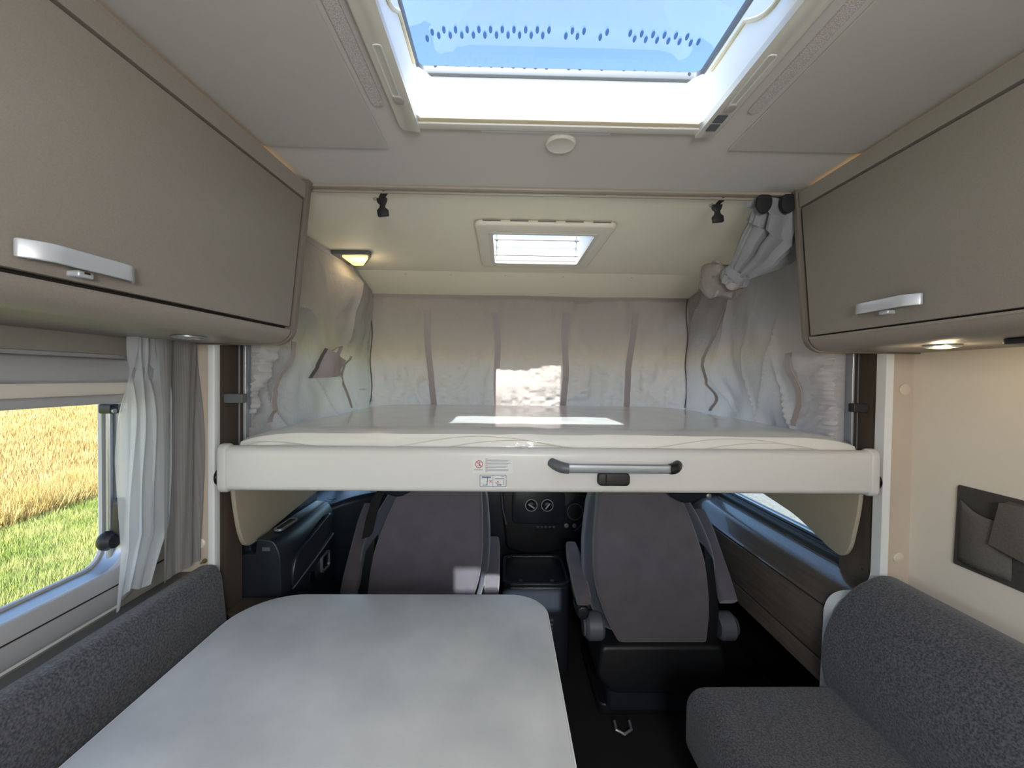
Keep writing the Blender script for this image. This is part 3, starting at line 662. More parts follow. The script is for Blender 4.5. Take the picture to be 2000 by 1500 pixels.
px = MB().strip([(-.042, YL, 1.084), (-.034, YL, 1.092)], (1, 0, -1), .0014, (0, 1, 0), .0005).strip([(-.042, YL, 1.092), (-.034, YL, 1.084)], (1, 0, 1), .0014, (0, 1, 0), .0005)
px.strip([(-.020, YL, 1.090), (-.012, YL, 1.083)], (1, 0, 1), .0012, (0, 1, 0), .0005).strip([(-.020, YL, 1.083), (-.012, YL, 1.090)], (1, 0, -1), .0012, (0, 1, 0), .0005)
make('cross_print', px, 'print_red', pic)

mt = thing('mattress', 'white mattress in clear plastic film on the drop-down bed', 'mattress', (.148, 1.88, 1.122))
MX0, MX1, MY0, MY1 = -.806, 1.108, 1.270, 2.466
n2 = noise2(5); rows = []
for j in range(41):
    row = []
    for i in range(81):
        u, v = i/80, j/40; x = MX0+(MX1-MX0)*u; y = MY0+(MY1-MY0)*v
        e = min(x-MX0, MX1-x); e2 = min(y-MY0, MY1-y)
        z = 1.236-.028*math.exp(-e/.07)-.014*math.exp(-e2/.03)+.0012*n2(u*22, v*9)
        row.append((x, y, z))
    rows.append(row)
make('top_film', MB().grid(rows), 'mattress_film', mt)
fr = []
for i in range(81):
    u = i/80; x = MX0+(MX1-MX0)*u; zt_ = rows[0][i][2]
    fr.append([(x, MY0-.001-.010*math.sin(math.pi*k/8)-.0015*math.sin(k*1.9+3*math.sin(u*14)), 1.123+(zt_-1.123)*k/8) for k in range(9)])
make('front_border', MB().grid(fr), 'quilt', mt)
make('core', MB().box(MX0+.01, MX1-.01, MY0+.006, MY1-.005, 1.1225, 1.185), 'quilt', mt, smooth=False)
for uu, ph in ((.30, 0), (.45, .5), (.6, 1.4), (.72, 2.1)):
    pts = []
    for i in range(81):
        u = i/80; x = MX0+.01+(MX1-MX0-.02)*u; k = uu+.22*math.sin(u*15+ph); zt_ = rows[0][i][2]
        pts.append((x, MY0-.0022-.010*math.sin(math.pi*k)-.0015*math.sin(k*8*1.9+3*math.sin(u*14)), 1.123+(zt_-1.123)*k))
    make('quilt_seam', MB().tube(pts, .0010, 5), 'seam_light', mt)
for sx, x in ((0, MX0), (80, MX1)):
    sd = [[(x+(-.006 if sx == 0 else .006)*math.sin(math.pi*k/6), rows[j][sx][1], 1.123+(rows[j][sx][2]-1.123)*k/6) for k in range(7)] for j in range(41)]
    make('side_border', MB().grid(sd), 'quilt', mt)

# curtains round the bed
def topz(y): return ZC-.006 if y < 2.22 else ZC-.006-(y-2.22)*(ZC-.006-1.888)/.28
na, nb, nc = noise2(21), noise2(22), noise2(23)
def side_disp(y, z, sd):
    f = na if sd < 0 else nb
    low = max(0, min(1, (1.58-z)/.22))
    d = .030*f(y*2.6+z*2.4+3, z*1.1-y*1.0+5)+.016*low*f(y*5+9, z*4+y*2)+.005*f(y*13-z*6, z*9+y*5+2)
    r_ = 1-abs(math.sin(5.2*y+3.4*z*sd+1.5*f(z*2, y*2))); flat = 1-.9*math.exp(-((y-1.83)/.22)**2-((z-1.46)/.10)**2) if sd < 0 else 1
    r2 = 1-abs(math.sin(8.5*y-5.5*z*sd+2*f(y*1.5+4, z*1.5))); d += flat*(.026*r_**5*(1-.4*low)+.012*r2**6*(.4+low))      # sharp tension folds
    ruff = math.exp(-(y-1.31)/.035); d += (ruff*.006*math.sin(z*330+3*f(z*14, 1))+.006*math.exp(-(y-1.31)/.10)*f(z*60+y*30, y*12))*(1 if z < 1.56 else .5)
    d += .03*math.exp(-((z-1.47)/.07)**2)*math.exp(-((y-1.42)/.13)**2)
    d *= min(1, (y-1.29)/.06+.4)*min(1, max(.15, (2.5-y)/.12))*min(1, (ZC+.005-z)/.12+.15)
    return max(d, -.006+.012*max(0, 1-(z-1.2)/.12)) if z < 1.32 else d
def side_curtain(x, sd, name, label):
    c = thing(name, label, 'curtain', (x, 1.9, 1.2))
    rows = []
    for dx, y in ((.13, 1.402), (.05, 1.374), (.02, 1.342), (.004, 1.326)):      # edge turned back round the rail
        rows.append([(x+sd*dx, y, 1.14+(topz(y)-1.14)*k/150) for k in range(151)])
    for i in range(121):
        y = 1.312+(2.500-1.312)*i/120; zt_ = topz(y)
        rows.append([(x-sd*side_disp(y, 1.14+(zt_-1.14)*k/150, sd), y+(.004*math.sin(k*1.9)+.003*math.sin(k*.83+1) if i == 0 else 0), 1.14+(zt_-1.14)*k/150) for k in range(151)])
    make('cloth', MB().grid(rows), 'curtain_grey', c)
    hem = [(x-sd*(side_disp(y, topz(y)-.01, sd)+.002), y, topz(y)-.012) for y in np.linspace(1.33, 2.48, 50)]
    make('hem', MB().strip(hem, (0, 0, 1), .022, (-sd, 0, 0), .002), 'curtain_grey', c)
    return c
def on_side(x, sd, y, z, off=.004): return (x-sd*(side_disp(y, z, sd)+off), y, z)
def strap_path(x, sd, pts, n=24):
    out = []
    P = [Vector(p) for p in pts]; P = [P[0]*2-P[1]]+P+[P[-1]*2-P[-2]]
    for i in range(n+1):
        t_ = i/n*(len(P)-3); k = min(int(t_), len(P)-4); f_ = t_-k; p0, p1, p2, p3 = P[k:k+4]
        q = .5*((2*p1)+(p2-p0)*f_+(2*p0-5*p1+4*p2-p3)*f_**2+(3*p1-p0-3*p2+p3)*f_**3)
        out.append(on_side(x, sd, q.x, q.y))
    return out
XCL, XCR = -.812, 1.116
cl = side_curtain(XCL, -1, 'bed_curtain', 'grey cloth curtain along the left side of the bed with small pocket')
for pts in ([(2.17, 1.50), (2.05, 1.42), (2.06, 1.33), (2.10, 1.235)], [(1.50, 1.52), (1.44, 1.40), (1.42, 1.235)]):
    make('strap', MB().strip(strap_path(XCL, -1, pts), (0, 1, 0), .030, (1, 0, 0), .002), 'webbing', cl)
pr = [[on_side(XCL, -1, 1.655+(1.82-1.655)*.75*v+(.32)*u, 1.385+.13*v-.05*u*v+.012*u, .010+.018*math.sin(math.pi*u)*v) for u in np.linspace(0, 1, 12)] for v in np.linspace(0, 1, 10)]
make('pocket', MB().grid(pr), 'webbing', cl)
make('pocket_opening', MB().strip([on_side(XCL, -1, 1.655+.124*v, 1.385+.13*v, .012+.006*math.sin(math.pi*v)) for v in np.linspace(0.02, 1, 10)], (0, 1, 0), .030, (1, 0, 0), .002), 'seam_dark', cl)
lp = [on_side(XCL, -1, 1.89+.10*s_, 1.51+.035*math.sin(math.pi*s_)-.025*s_, .006+.03*math.sin(math.pi*s_)) for s_ in np.linspace(0, 1, 14)]
make('pocket_loop', MB().strip(lp, (1, 0, .3), .022, (0, 0, 1), .0015), 'webbing', cl)
cr = side_curtain(XCR, 1, 'bed_curtain', 'grey cloth curtain along the right side of the bed behind tied bundle')
for pts in ([(2.12, 1.83), (2.09, 1.70), (2.24, 1.48), (2.08, 1.33), (2.13, 1.235)], [(1.47, 1.50), (1.44, 1.36), (1.47, 1.235)]):
    make('strap', MB().strip(strap_path(XCR, 1, pts), (0, 1, 0), .030, (-1, 0, 0), .002), 'webbing', cr)
YBK = 2.486
def back_disp(x, z):
    low = max(0, min(1, (1.56-z)/.12))
    d = .013*nc(x*4, z*3)+low*(.016*nc(x*6+3, z*9+1)+.005*nc(x*34, z*8)+.0035*nc(x*30+7, z*46)+.010*(1-abs(math.sin(9*z+2.2*nc(x*3, z*2)+1.3*x)))**6)+.004*nc(x*22+5, z*14)
    return d*min(1, (1.90-z)/.05+.2)
bc = thing('bed_curtain', 'grey cloth curtain across the head of the bed with four straps', 'curtain', (.17, YBK, 1.2))
rows = []
for i in range(301):
    x = XCL-.008+(XCR-XCL+.016)*i/300
    rows.append([(x, YBK-back_disp(x, 1.14+(1.893-1.14)*k/120), 1.14+(1.893-1.14)*k/120) for k in range(121)])
make('cloth', MB().grid(rows), 'curtain_back', bc)
for (xa, za), (xb, zb) in (((-.482, 1.80), (-.423, 1.228)), ((-.057, 1.79), (-.039, 1.228)), ((.373, 1.796), (.362, 1.228)), ((.788, 1.80), (.749, 1.228))):
    pts = []
    for k in range(26):
        q = k/25; x = xa+(xb-xa)*q+.012*math.sin(q*6+xa*9)*(1-q); z_ = za+(zb-za)*q
        pts.append((x, YBK-back_disp(x, z_)-.006, z_))
    make('strap', MB().strip(pts, (1, 0, 0), .036, (0, -1, 0), .002), 'webbing', bc)
hem = [(x, YBK-back_disp(x, 1.878)-.003, 1.880) for x in np.linspace(XCL+.01, XCR, 60)]
make('hem', MB().strip(hem, (0, 0, 1), .018, (0, -1, 0), .002), 'curtain_back', bc)
for x in (XCL+.012, XCR-.012):
    make('corner_seam', MB().tube([(x+.006*math.sin(z_*20), YBK-.014, z_) for z_ in np.linspace(1.225, 1.885, 30)], .0035, 6), 'seam_dark', bc)

# curtain tied up in a bundle at the right end of the bar
bd = thing('tied_curtain', 'grey partition curtain tied into a bundle beside the right cabinet', 'curtain', (.86, 1.40, ZC))
nf = noise1(31); nfb = noise2(33)
ctr = [Vector(p) for p in ((.905, 1.290, 1.968), (.902, 1.305, 1.93), (.890, 1.338, 1.885), (.865, 1.38, 1.84), (.845, 1.425, 1.805), (.835, 1.455, 1.785), (.826, 1.475, 1.768), (.815, 1.49, 1.745))]
rxs = [.140, .136, .122, .096, .062, .036, .046, .030]; rys = [.036, .058, .075, .068, .048, .034, .042, .02]
rows = []; NS = 96
for j in range(len(ctr)*5-4):
    k = min(j//5, len(ctr)-2); f_ = (j-5*k)/5; p = ctr[k].lerp(ctr[k+1], f_); a_ = rxs[k]+(rxs[k+1]-rxs[k])*f_; b_ = rys[k]+(rys[k+1]-rys[k])*f_
    tdir = (ctr[k+1]-ctr[k]).normalized(); e1 = (Vector((1, .0, .55))-tdir*tdir.dot(Vector((1, 0, .55)))).normalized(); e2 = tdir.cross(e1)
    row = []
    for q in range(NS+1):
        w_ = 2*math.pi*q/NS; rr = 1+.30*(abs(math.sin(4.5*w_+nf(j*.08)*.8))-.5)+.10*nf((q % NS)*.5+2)+.04*nfb(q*.4, j*.15)
        row.append(p+e1*math.cos(w_)*a_*rr+e2*math.sin(w_)*b_*rr)
    rows.append(row)
make('cloth', MB().grid(rows), 'bundle_cloth', bd)
tie = []
p5 = ctr[5]; tdir = (ctr[6]-ctr[4]).normalized(); e1 = (Vector((1, 0, .55))-tdir*tdir.dot(Vector((1, 0, .55)))).normalized(); e2 = tdir.cross(e1)
for q in range(25):
    w_ = 2*math.pi*q/24; tie.append(p5+e1*math.cos(w_)*.046+e2*math.sin(w_)*.043)
make('tie_band', MB().strip(tie, tdir, .030, e1*0.001, .002), 'bundle_cloth', bd)
tail = MB().tube([(.836, 1.475, 1.775), (.822, 1.47, 1.748), (.800, 1.46, 1.735)], [.03, .034, .022], 12, .8)
make('tail', tail, 'webbing', bd, sub=1)
for i, (x, z) in enumerate(((.775, 1.935), (.850, 1.938))):
    tb_ = make('hanging_tab', MB().prism(fillet([(x-.020, z+.022), (x+.022, z+.022), (x+.024, z-.01), (x+.008, z-.034), (x-.012, z-.034), (x-.026, z-.012)], .014), 1.222, 1.232, 'y'), 'webbing_dark', bd, bevel=.002)
    for dx in (-.012, .014): make('tab_ring', MB().tube([(x+dx+.006*math.cos(a), 1.226, z+.012+.008*math.sin(a)) for a in np.linspace(0, 2*math.pi, 13)], .0016, 6), 'aluminium', tb_)
rb = thing('rolled_cloth', 'brownish rolled cloth bundle tied up behind the curtain knot', 'cloth', (.80, 1.60, 1.80))
nr = noise2(41); rows = []
for j in range(17):
    v = j/16; p = Vector((.770, 1.60, 1.80)).lerp(Vector((.905, 1.56, 1.775)), v); rad = .055*(1-(2*abs(v-.5))**5)**.5+.002
    rows.append([p+Vector((0, math.cos(2*math.pi*q/24)*rad*(1+.16*nr(q % 24*.5, v*5)), math.sin(2*math.pi*q/24)*rad*1.15*(1+.16*nr(q % 24*.5, v*5)))) for q in range(25)])
make('roll', MB().grid(rows), 'bag_brown', rb)
make('band', MB().tube([(.815, 1.592+.058*math.cos(a), 1.792+.066*math.sin(a)) for a in np.linspace(0, 2*math.pi, 25)], .007, 8), 'webbing', rb)

# ------------------------------------------------------------------ cab: side panels, doors, dash
pL = fillet([(1.268, 1.075), (1.278, 1.00), (1.300, .90), (1.330, .838), (1.40, .836), (1.62, .862), (2.10, .905), (2.12, 1.075)], [0, .03, .06, .05, .06, .05, .03, 0])
pn = tag(make('side_panel_board', MB().prism(pL, -.842, -.828, 'x'), 'beige_panel', bevel=.003), 'beige rounded panel hanging beneath the bed over the driver window', 'panel')
pR = fillet([(1.255, 1.075), (1.265, .98), (1.290, .86), (1.320, .818), (1.37, .826), (1.536, .885), (1.74, .912), (2.05, .94), (2.06, 1.075)], [0, .03, .05, .05, .05, .05, .05, .03, 0])
tag(make('side_panel_board', MB().prism(pR, 1.118, 1.132, 'x'), 'beige_panel', bevel=.003), 'beige rounded panel hanging beneath the bed over the passenger window', 'panel')

dr = thing('cab_door', 'black driver door panel left of the driver seat', 'door', (-.85, 1.6, 0))
prof = fillet([(XL+.002, .80), (-.826, .80), (-.820, .852), (-.764, .846), (-.742, .80), (-.736, .62), (-.750, .10), (XL+.002, .10)], [0, 0, .006, .02, .03, .05, .03, 0])
make('door_panel', MB().prism(prof, 1.372, 1.80, 'y'), 'cab_plastic', dr, bevel=.006)
make('window_sill', MB().prism([(-.93, .79), (-.855, .79), (-.86, .868), (-.93, .875)], 1.40, 1.90, 'y'), 'cab_plastic', dr, bevel=.006)
make('sill_chrome', MB().box(-.90, -.88, 1.42, 1.90, .87, .880), 'aluminium', dr)
make('pull_slot', MB().ring(rrect(-.803, -.771, 1.435, 1.555, .012, 4), rrect(-.798, -.776, 1.440, 1.550, .009, 4), .853, .8605, 'z'), 'aluminium', dr)
make('slot_recess', MB().prism(rrect(-.798, -.776, 1.440, 1.550, .009, 4), .853, .8585, 'z'), 'cab_black', dr)
ar = make('arm_pad', MB().prism(fillet([(1.44, .63), (1.755, .68), (1.765, .80), (1.735, .82), (1.46, .765), (1.43, .70)], .035), -.744, -.728, 'x'), 'cab_plastic', dr, bevel=.006)
make('trim_line', MB().tube([(-.729, 1.43, .655), (-.727, 1.62, .69), (-.727, 1.74, .715), (-.729, 1.765, .72)], .003, 8), 'aluminium', dr)
make('door_handle', MB().ring(rrect(1.66, 1.735, .595, .665, .012, 4), rrect(1.667, 1.728, .602, .658, .008, 4), -.740, -.728, 'x'), 'aluminium', dr)
make('handle_well', MB().prism(rrect(1.667, 1.728, .602, .658, .008, 4), -.740, -.733, 'x'), 'black_gloss', dr)
make('switch', MB().prism(rrect(1.575, 1.600, .60, .64, .004, 3), -.740, -.731, 'x'), 'black_gloss', dr)
make('end_label', MB().box(-.80, -.775, 1.3685, 1.372, .812, .824), 'grey_plastic', dr)

dash = thing('dashboard', 'black dashboard below the bed between and beyond the seats', 'dashboard', (.14, 2.5, 0))
plan = fillet([(XL+.004, 1.87), (-.80, 1.87), (-.74, 2.02), (-.50, 2.24), (-.30, 2.33), (.60, 2.33), (.82, 2.24), (1.02, 2.30), (XR-.004, 2.30), (XR-.004, 2.92), (XL+.004, 2.92)], [0, .03, .1, .1, .05, .05, .1, .05, 0, 0, 0])
make('dash_body', MB().prism(plan, .30, .80, 'z'), 'cab_plastic', dash, bevel=.025, bseg=4)
for k in range(3):
    y = 1.90+.03*k; make('vent_slit', MB().box(-.90+.05, -.80-.01, y+.03, y+.037, .7995, .802), 'black_gloss', dash)
make('centre_stack', MB().prism(fillet([(-.02, .80), (.02, .44), (.16, .40), (.40, .44), (.50, .80)], .03), 2.27, 2.36, 'y'), 'black_plastic', dash, bevel=.015)
make('stack_panel', MB().prism(rrect(.05, .345, .585, .775, .03, 5), 2.262, 2.275, 'y'), 'cab_plastic', dash, bevel=.004)
for x, a in ((.157, -.6), (.246, .9)):
    kb = make('knob', MB().lathe([(.026, 0), (.024, -.016), (.018, -.020), (.001, -.020)], (x, 2.262, .690), 'y', 28), 'black_plastic', dash)
    make('knob_ring', MB().ring([(x+.034*math.cos(q), .69+.034*math.sin(q)) for q in np.linspace(0, 2*math.pi, 30, endpoint=False)], [(x+.031*math.cos(q), .69+.031*math.sin(q)) for q in np.linspace(0, 2*math.pi, 30, endpoint=False)], 2.258, 2.262, 'y'), 'handle_metal', kb)
    make('pointer', MB().strip([(x-.02*math.cos(a), 2.240, .69-.02*math.sin(a)), (x+.02*math.cos(a), 2.240, .69+.02*math.sin(a))], (math.sin(a), 0, -math.cos(a)), .007, (0, 1, 0), .003), 'handle_metal', kb)
make('cup_rim', MB().tube([(.40+.042*math.cos(q), 2.262, .655+.045*math.sin(q)) for q in np.linspace(0, 2*math.pi, 29)], .003, 8), 'grey_plastic', dash)
make('cup_well', MB().lathe([(.040, 0), (.040, -.004), (.001, -.004)], (.40, 2.272, .655), 'y', 28), 'cab_black', dash)
for x in (.355, .40): make('socket', MB().lathe([(.012, 0), (.012, -.004), (.008, -.005), (.001, -.004)], (x, 2.268, .575), 'y', 20), 'aluminium', dash)
for k in range(5): make('button', MB().box(.19+k*.022, .202+k*.022, 2.260, 2.27, .565, .574), 'grey_plastic', dash)
make('edge_trim', MB().tube([(-.01, 2.266, .76), (.0, 2.266, .66), (.02, 2.266, .58)], .005, 8), 'grey_plastic', dash)
make('edge_trim', MB().tube([(.49, 2.266, .76), (.475, 2.266, .66), (.44, 2.266, .58), (.40, 2.266, .545)], .004, 8), 'grey_plastic', dash)

tu = thing('floor_tray', 'black plastic storage tray on the cab floor between the seats', 'tray', (.165, 1.98, 0))
make('box', MB().prism(rrect(-.0, .325, 1.90, 2.22, .05, 5), 0, .42, 'z'), 'cab_plastic', tu, bevel=.012)
make('rim', MB().ring(rrect(.0, .325, 1.90, 2.22, .05, 5), rrect(.02, .305, 1.92, 2.20, .04, 5), .415, .435, 'z'), 'cab_plastic', tu, bevel=.005)
for x in (.09, .24): make('bolt', MB().lathe([(.010, 0), (.008, .008), (.001, .008)], (x, 1.95, .420), 'z', 14), 'grey_plastic', tu)
for k in range(5): make('rib', MB().box(.06, .24, 1.893, 1.902, .26-.02*k, .27-.02*k), 'grey_plastic', tu)

# brown side console right of the passenger seat
cn = thing('side_console', 'brown wood-look side console with rounded top beside the passenger seat', 'console', (1.13, 1.85, 0))
cp = fillet([(XR-.004, .760), (1.20, .756), (1.09, .738), (1.036, .690), (1.030, .680), (XR-.004, .675)], [0, .04, .05, .03, .005, 0], 6)
make('top_shell', MB().prism(cp, YF+.016, 2.24, 'y'), 'console_wood', cn)
make('upper_face', MB().prism([(1.032, .675), (1.020, .512), (1.06, .512), (1.07, .675)], YF+.016, 2.24, 'y'), 'console_wood', cn, bevel=.002)
make('lower_face', MB().prism([(1.020, .507), (1.016, .44), (1.05, .42), (1.06, .507)], YF+.016, 2.24, 'y'), 'console_wood', cn, bevel=.002)
make('seam_strip', MB().box(1.034, 1.05, YF+.02, 2.236, .674, .682).box(1.021, 1.04, YF+.02, 2.236, .506, .513), 'gap_dark', cn)
make('front_cap', MB().prism(fillet([(XR-.004, .762), (1.17, .754), (1.07, .728), (1.028, .68), (1.02, .50), (XR-.004, .50)], [0, .04, .05, .04, .02, 0], 5), 2.243, 2.30, 'y'), 'cab_plastic', cn)
make('window_sill', MB().prism(fillet([(1.195, .75), (1.20, .775), (1.215, .785), (XR-.004, .79), (XR-.004, .75)], .006), 1.40, 2.3, 'y'), 'cab_plastic', cn)
make('sill_line', MB().tube([(1.198, 1.42, .777), (1.198, 2.28, .777)], .003, 6), 'grey_plastic', cn)
make('sill_chrome', MB().box(1.225, 1.240, 1.50, 2.28, .788, .798), 'aluminium', cn)
sb = thing('step_shelf', 'low brown shelf board behind the table beside the left pillar', 'shelf', (-.78, 1.31, 0))
make('shelf_board', MB().box(-.860, -.70, 1.268, 1.364, .645, .660), 'brown_wood', sb, bevel=.003)
make('shelf_support', MB().box(-.860, -.715, 1.275, 1.360, .001, .645), 'cab_black', sb, smooth=False)

# ------------------------------------------------------------------ cab seats
def seat(label, cx, cy, outer, drop=0.0):
    """outer = -1: driver (door side is left), +1: passenger; outline as seen from behind, o = towards the door"""
    S = thing('cab_seat', label, 'seat', (cx, cy+.25, 0), 'cab seats')
    def O(pts): return [(cx+outer*a, z) for a, z in pts]
    lean = lambda q: (q[0], q[1]-(q[2]-.35)*.10+.02, q[2])
    pts = [(-.225, .96), (-.236, .74), (-.225, .56), (-.17, .41), (-.115, .315), (.245, .315), (.25, .46), (.222, .66), (.155, .83), (.11, .925), (.05, .99), (-.17, 1.0)]
    make('back_panel', MB().prism(fillet(O(pts), [.03, .1, .1, .08, .02, .02, .08, .1, .1, .05, .03, .03]), cy, cy+.07, 'y', lean), 'seat_fabric', S, bevel=.022, bseg=4)
    pts2 = [(-.245, .93), (-.262, .72), (-.255, .55), (-.21, .40), (-.15, .325), (.29, .325), (.315, .45), (.285, .68), (.215, .83), (.13, .96), (-.15, 1.02)]
    make('back_cushion', MB().prism(fillet(O(pts2), .06), cy+.055, cy+.17, 'y', lean), 'seat_side', S, bevel=.03, bseg=4)
    make('side_shell', MB().prism(fillet(O([(.225, .32), (.285, .32), (.285, .46), (.245, .68), (.205, .74), (.215, .66), (.245, .46)]), .012), cy+.006, cy+.08, 'y', lean), 'black_plastic', S, bevel=.006)
    make('piping', MB().tube([lean((cx-outer*a, cy+.015, z)) for a, z in ((.214, .95), (.226, .74), (.214, .57))], .0022, 6), 'gap_dark', S)
    # belt outlet on the outer shoulder
    bg = make('belt_guide', MB().prism(fillet(O([(.02, 1.02), (.03, .955), (.09, .925), (.135, .935), (.185, .965), (.20, 1.02)]), .02), cy-.05, cy+.06, 'y', lean), 'cab_plastic', S, bevel=.012)
    q0 = lambda a, dy, z: lean((cx+outer*a, cy+dy, z))
    if outer < 0: make('seat_belt', MB().strip([q0(.165, .02, .955), q0(.20, .03, .90), q0(.235, .05, .80), q0(.255, .06, .72)], (1, 0, .3), .045, (0, -1, 0), .003), 'webbing_dark', S)
    make('belt_pin', MB().lathe([(.010, 0), (.010, -.006), (.004, -.008)], q0(.205, -.0, .945), 'y', 16), 'aluminium', S)
    # headrest, hidden by the bed
    make('headrest', MB().prism(fillet(O([(-.13, 1.005), (.11, 1.005), (.12, 1.035), (-.14, 1.035)]), .01), cy-.05, cy+.06, 'y', lean), 'seat_fabric', S, bevel=.008)
    # armrests: inner one lowered, outer one raised
    def arm(a, near, far, w, h, nm):
        (yn, zn), (yf, zf) = near, far; rows = []
        for k in range(9):
            t_ = k/8; e = 1-.25*(1-min(1, (1-t_)*5))-.1*(1-min(1, t_*6)); y = yn+(yf-yn)*t_; z = zn+(zf-zn)*t_
            x = cx+outer*a; n_ = Vector((0, -(zf-zn), yf-yn)).normalized()
            rows.append([Vector((x+w*.5*math.copysign(abs(math.cos(2*math.pi*i/20))**.5, math.cos(2*math.pi*i/20))*e, y, z))+n_*h*.5*e*math.copysign(abs(math.sin(2*math.pi*i/20))**.5, math.sin(2*math.pi*i/20)) for i in range(20)])
        m = MB(); v = [p for r_ in rows for p in r_]
        f = [(i*20+k, i*20+(k+1) % 20, (i+1)*20+(k+1) % 20, (i+1)*20+k) for i in range(8) for k in range(20)]+[tuple(range(20))[::-1], tuple(range(160, 180))]
        m.add(v, f); return make('armrest', m, 'seat_fabric', S)
    a1 = arm(-.272, (cy-.01, .515), (cy+.32, .600), .064, .055, 'in')
    make('arm_pivot', MB().prism([(cx-outer*.272+.026*math.cos(q), .455+.028*math.sin(q)) for q in np.linspace(0, 2*math.pi, 20, endpoint=False)], cy+.0, cy+.10, 'y'), 'black_plastic', a1, bevel=.008)
    arm(.315, (cy+.0, .505), (cy+.27, .785), .072, .055, 'out')
    # recline hinges
    for a, w_ in ((-.215, .075), (.335, .07)):
        hx = cx+outer*a
        hg = make('hinge_cover', MB().lathe([(.045, -w_/2), (.056, -w_/2+.012), (.056, w_/2-.012), (.045, w_/2)], (hx, cy+.06, .372), 'x', 28), 'grey_plastic', S)
        make('hinge_dial', MB().lathe([(.040, 0), (.036, -math.copysign(.008, a*outer)*-1)], (hx+math.copysign(w_/2+.001, a*outer), cy+.06, .372), 'x', 24), 'hatch_grey', hg)
    make('cushion_shell', MB().prism(fillet(O([(-.20, .325), (.30, .325), (.315, .17), (.27, .13), (-.15, .13), (-.215, .20)]), .03), cy-.005, cy+.55, 'y'), 'black_plastic', S, bevel=.02)
    make('seat_cushion', MB().prism(rrect(cx-.25, cx+.25, .30, .40, .04, 4), cy+.14, cy+.50, 'y'), 'seat_side', S, bevel=.02)
    make('rear_edge', MB().tube([lean((cx+outer*a, cy-.006, .305-.006*math.cos((a-.06)*6))) for a in np.linspace(-.15, .30, 12)], .004, 8), 'grey_plastic', S)
    make('swivel_base', MB().prism(rrect(cx-.16, cx+.20, cy+.03, cy+.48, .03, 4), .03, .135, 'z'), 'cab_plastic', S, bevel=.012)
    make('pedestal', MB().prism(rrect(cx-.19, cx+.19, cy+.06, cy+.46, .03, 4), -.008, .04, 'z'), 'black_plastic', S, bevel=.008)
    make('rail_hook', MB().tube([(cx-.14, cy+.0, .02), (cx-.14, cy-.03, .01), (cx-.11, cy-.04, .0), (cx-.08, cy-.03, .01), (cx-.08, cy+.0, .02)], .006, 8), 'aluminium', S)
    return S
seat('grey cloth driver seat seen from behind, left of the floor tray', -.315, 1.68, -1)
seat('grey cloth passenger seat seen from behind, beside the brown console', .598, 1.62, 1)

# shoulder belts on the cab pillars, showing as shadows through the curtains
tag(make('shoulder_belt', MB().strip([(-.868, 1.56, 1.14), (-.868, 1.66, 1.26), (-.87, 1.82, 1.45), (-.90, 1.90, 1.55), (-.977, 1.96, 1.62)], (0, 1, -.6), .05, (1, 0, 0), .003), 'webbing_dark'),
    'dark belt showing through the left bed curtain as a shadow', 'belt')
sbr = MB().strip([(1.176, 1.56, 1.14), (1.176, 1.66, 1.30), (1.19, 1.78, 1.48), (1.257, 1.82, 1.58)], (0, 1, -.6), .05, (-1, 0, 0), .003).strip([(1.176, 2.0, 1.14), (1.176, 1.90, 1.30), (1.19, 1.80, 1.48), (1.257, 1.83, 1.58)], (0, 1, .6), .05, (-1, 0, 0), .003)
tag(make('shoulder_belt', sbr, 'webbing_dark'), 'dark forked belt showing through the right bed curtain as a shadow', 'belt')

# ------------------------------------------------------------------ globe lamps added behind the camera as interior fill light
def fill_globe(x, y, z, label, power):
    l = thing('fill_pendant', label, 'lamp', (x, y, ZC), 'added fill globes in the rear')
    make('canopy', MB().lathe([(.05, 0), (.05, -.02), (.02, -.028), (.001, -.028)], (x, y, ZC-.006), 'z', 28), 'plastic_white', l)
    make('cord', MB().tube([(x, y, ZC-.03), (x, y, z+.10)], .004, 8), 'plastic_white', l)
    make('collar', MB().lathe([(.02, 0), (.045, -.012), (.045, -.03)], (x, y, z+.115), 'z', 24), 'aluminium', l)
    make('globe', MB().lathe([(.09*math.sin(a), .09*math.cos(a)) for a in np.linspace(.25, math.pi-.02, 18)], (x, y, z), 'z', 28), 'fill_opal', l)
    d = bpy.data.lights.new('fill_light', 'POINT'); d.energy = power; d.shadow_soft_size = .12; d.color = (.97, .985, 1.0)
    q = bpy.data.objects.new('fill_light', d); COL.objects.link(q); q.parent = l; q.location = (0, 0, z-ZC)
fill_globe(.14, -.62, 1.52, 'added opal fill globe hanging nearest the table, behind the viewer', FILL_POWER)
fill_globe(.14, -1.9, 1.52, 'added opal fill globe hanging nearest the rear wall', FILL_POWER*.8)

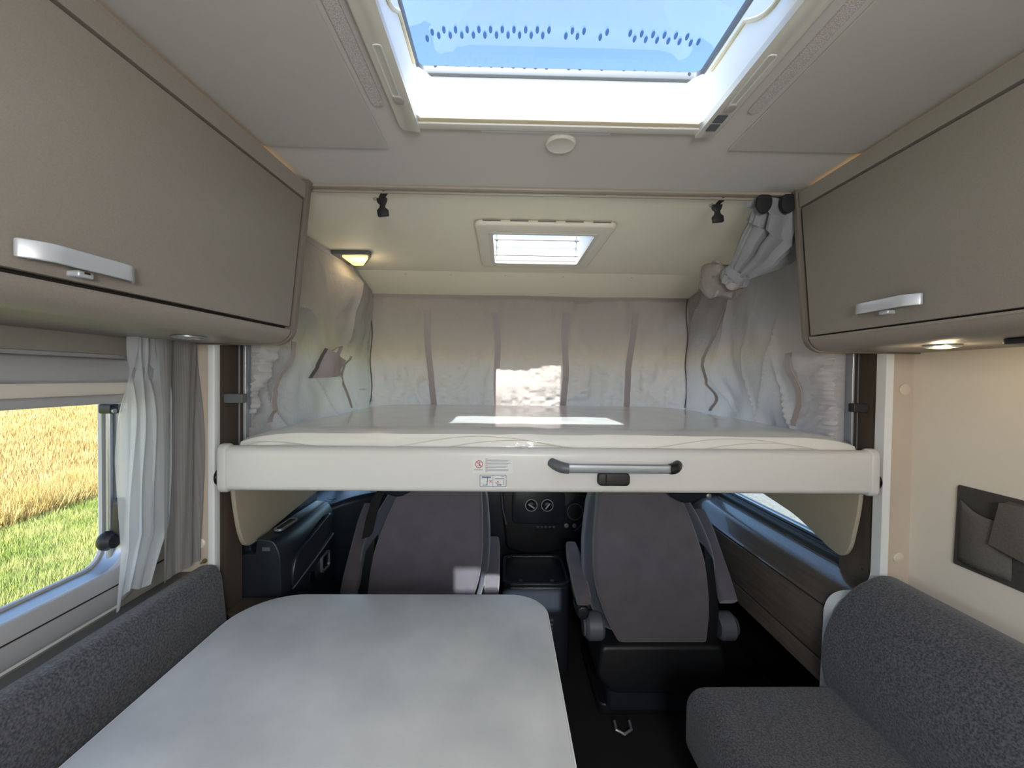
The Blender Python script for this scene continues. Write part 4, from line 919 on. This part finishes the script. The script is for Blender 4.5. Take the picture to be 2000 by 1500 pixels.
# ------------------------------------------------------------------ outside
GZ = -.62
g = MB().box(-90, 90, -60, 90, GZ-.1, GZ-.02)
tag(make('stubble_field', g, 'soil', smooth=False), 'golden stubble field seen through the left window', 'field', kind='structure')
tag(make('neutral_ground', MB().box(-1.9, 6, -30, 9, GZ-.04, GZ+.004), 'gravel', smooth=False), 'added grey gravel beneath the vehicle for neutral bounce light', 'ground', kind='structure')  # unseen ground, added to keep green bounce out of the interior
tag(make('grass_verge', MB().box(-6.6, -1.9, -30, 40, GZ-.05, GZ), 'verge', smooth=False), 'green grass verge right outside the left window', 'ground', kind='structure')
def blades(name, n, xr, hgt, wid, material, label, cat, lean=.5, tuft=None):
    u = RNG.random(n); x = -np.exp(np.log(-xr[1])+u*(np.log(-xr[0])-np.log(-xr[1])))
    a = .70+RNG.random(n)*.55; y = -x*a
    if tuft is not None: x = x+tuft*np.sin(y*.7)*.5
    h_ = hgt*(.5+RNG.random(n)); ang = RNG.random(n)*6.283; w_ = wid*(.6+.8*RNG.random(n))*(1+np.maximum(0, -x-7)*.10)
    lx = (RNG.random(n)-.5)*2*lean*h_; ly = (RNG.random(n)-.5)*2*lean*h_
    V = np.zeros((n, 3, 3)); V[:, 0, 0] = x-np.cos(ang)*w_; V[:, 0, 1] = y-np.sin(ang)*w_; V[:, 1, 0] = x+np.cos(ang)*w_; V[:, 1, 1] = y+np.sin(ang)*w_
    V[:, 0:2, 2] = GZ-.025; V[:, 2, 0] = x+lx; V[:, 2, 1] = y+ly; V[:, 2, 2] = GZ+h_
    me = bpy.data.meshes.new(name); me.vertices.add(n*3); me.vertices.foreach_set('co', V.ravel())
    me.loops.add(n*3); me.loops.foreach_set('vertex_index', np.arange(n*3)); me.polygons.add(n)
    me.polygons.foreach_set('loop_start', np.arange(n)*3); me.polygons.foreach_set('loop_total', np.full(n, 3)); me.update(); me.validate()
    me.materials.append(MATS[material]); o = bpy.data.objects.new(name, me); COL.objects.link(o)
    return tag(o, label, cat, kind='stuff')
blades('grass', 60000, (-6.8, -2.6), .075, .006, 'grass_blade', 'short green grass outside the left window', 'grass')
blades('dry_grass', 14000, (-7.3, -6.2), .26, .008, 'dry_blade', 'tall dry grass fringe between the green verge and the field', 'grass', .45, tuft=.5)
blades('stubble', 60000, (-38, -6.9), .16, .010, 'stubble_blade', 'golden cut stubble rising from the field', 'stubble', .35)
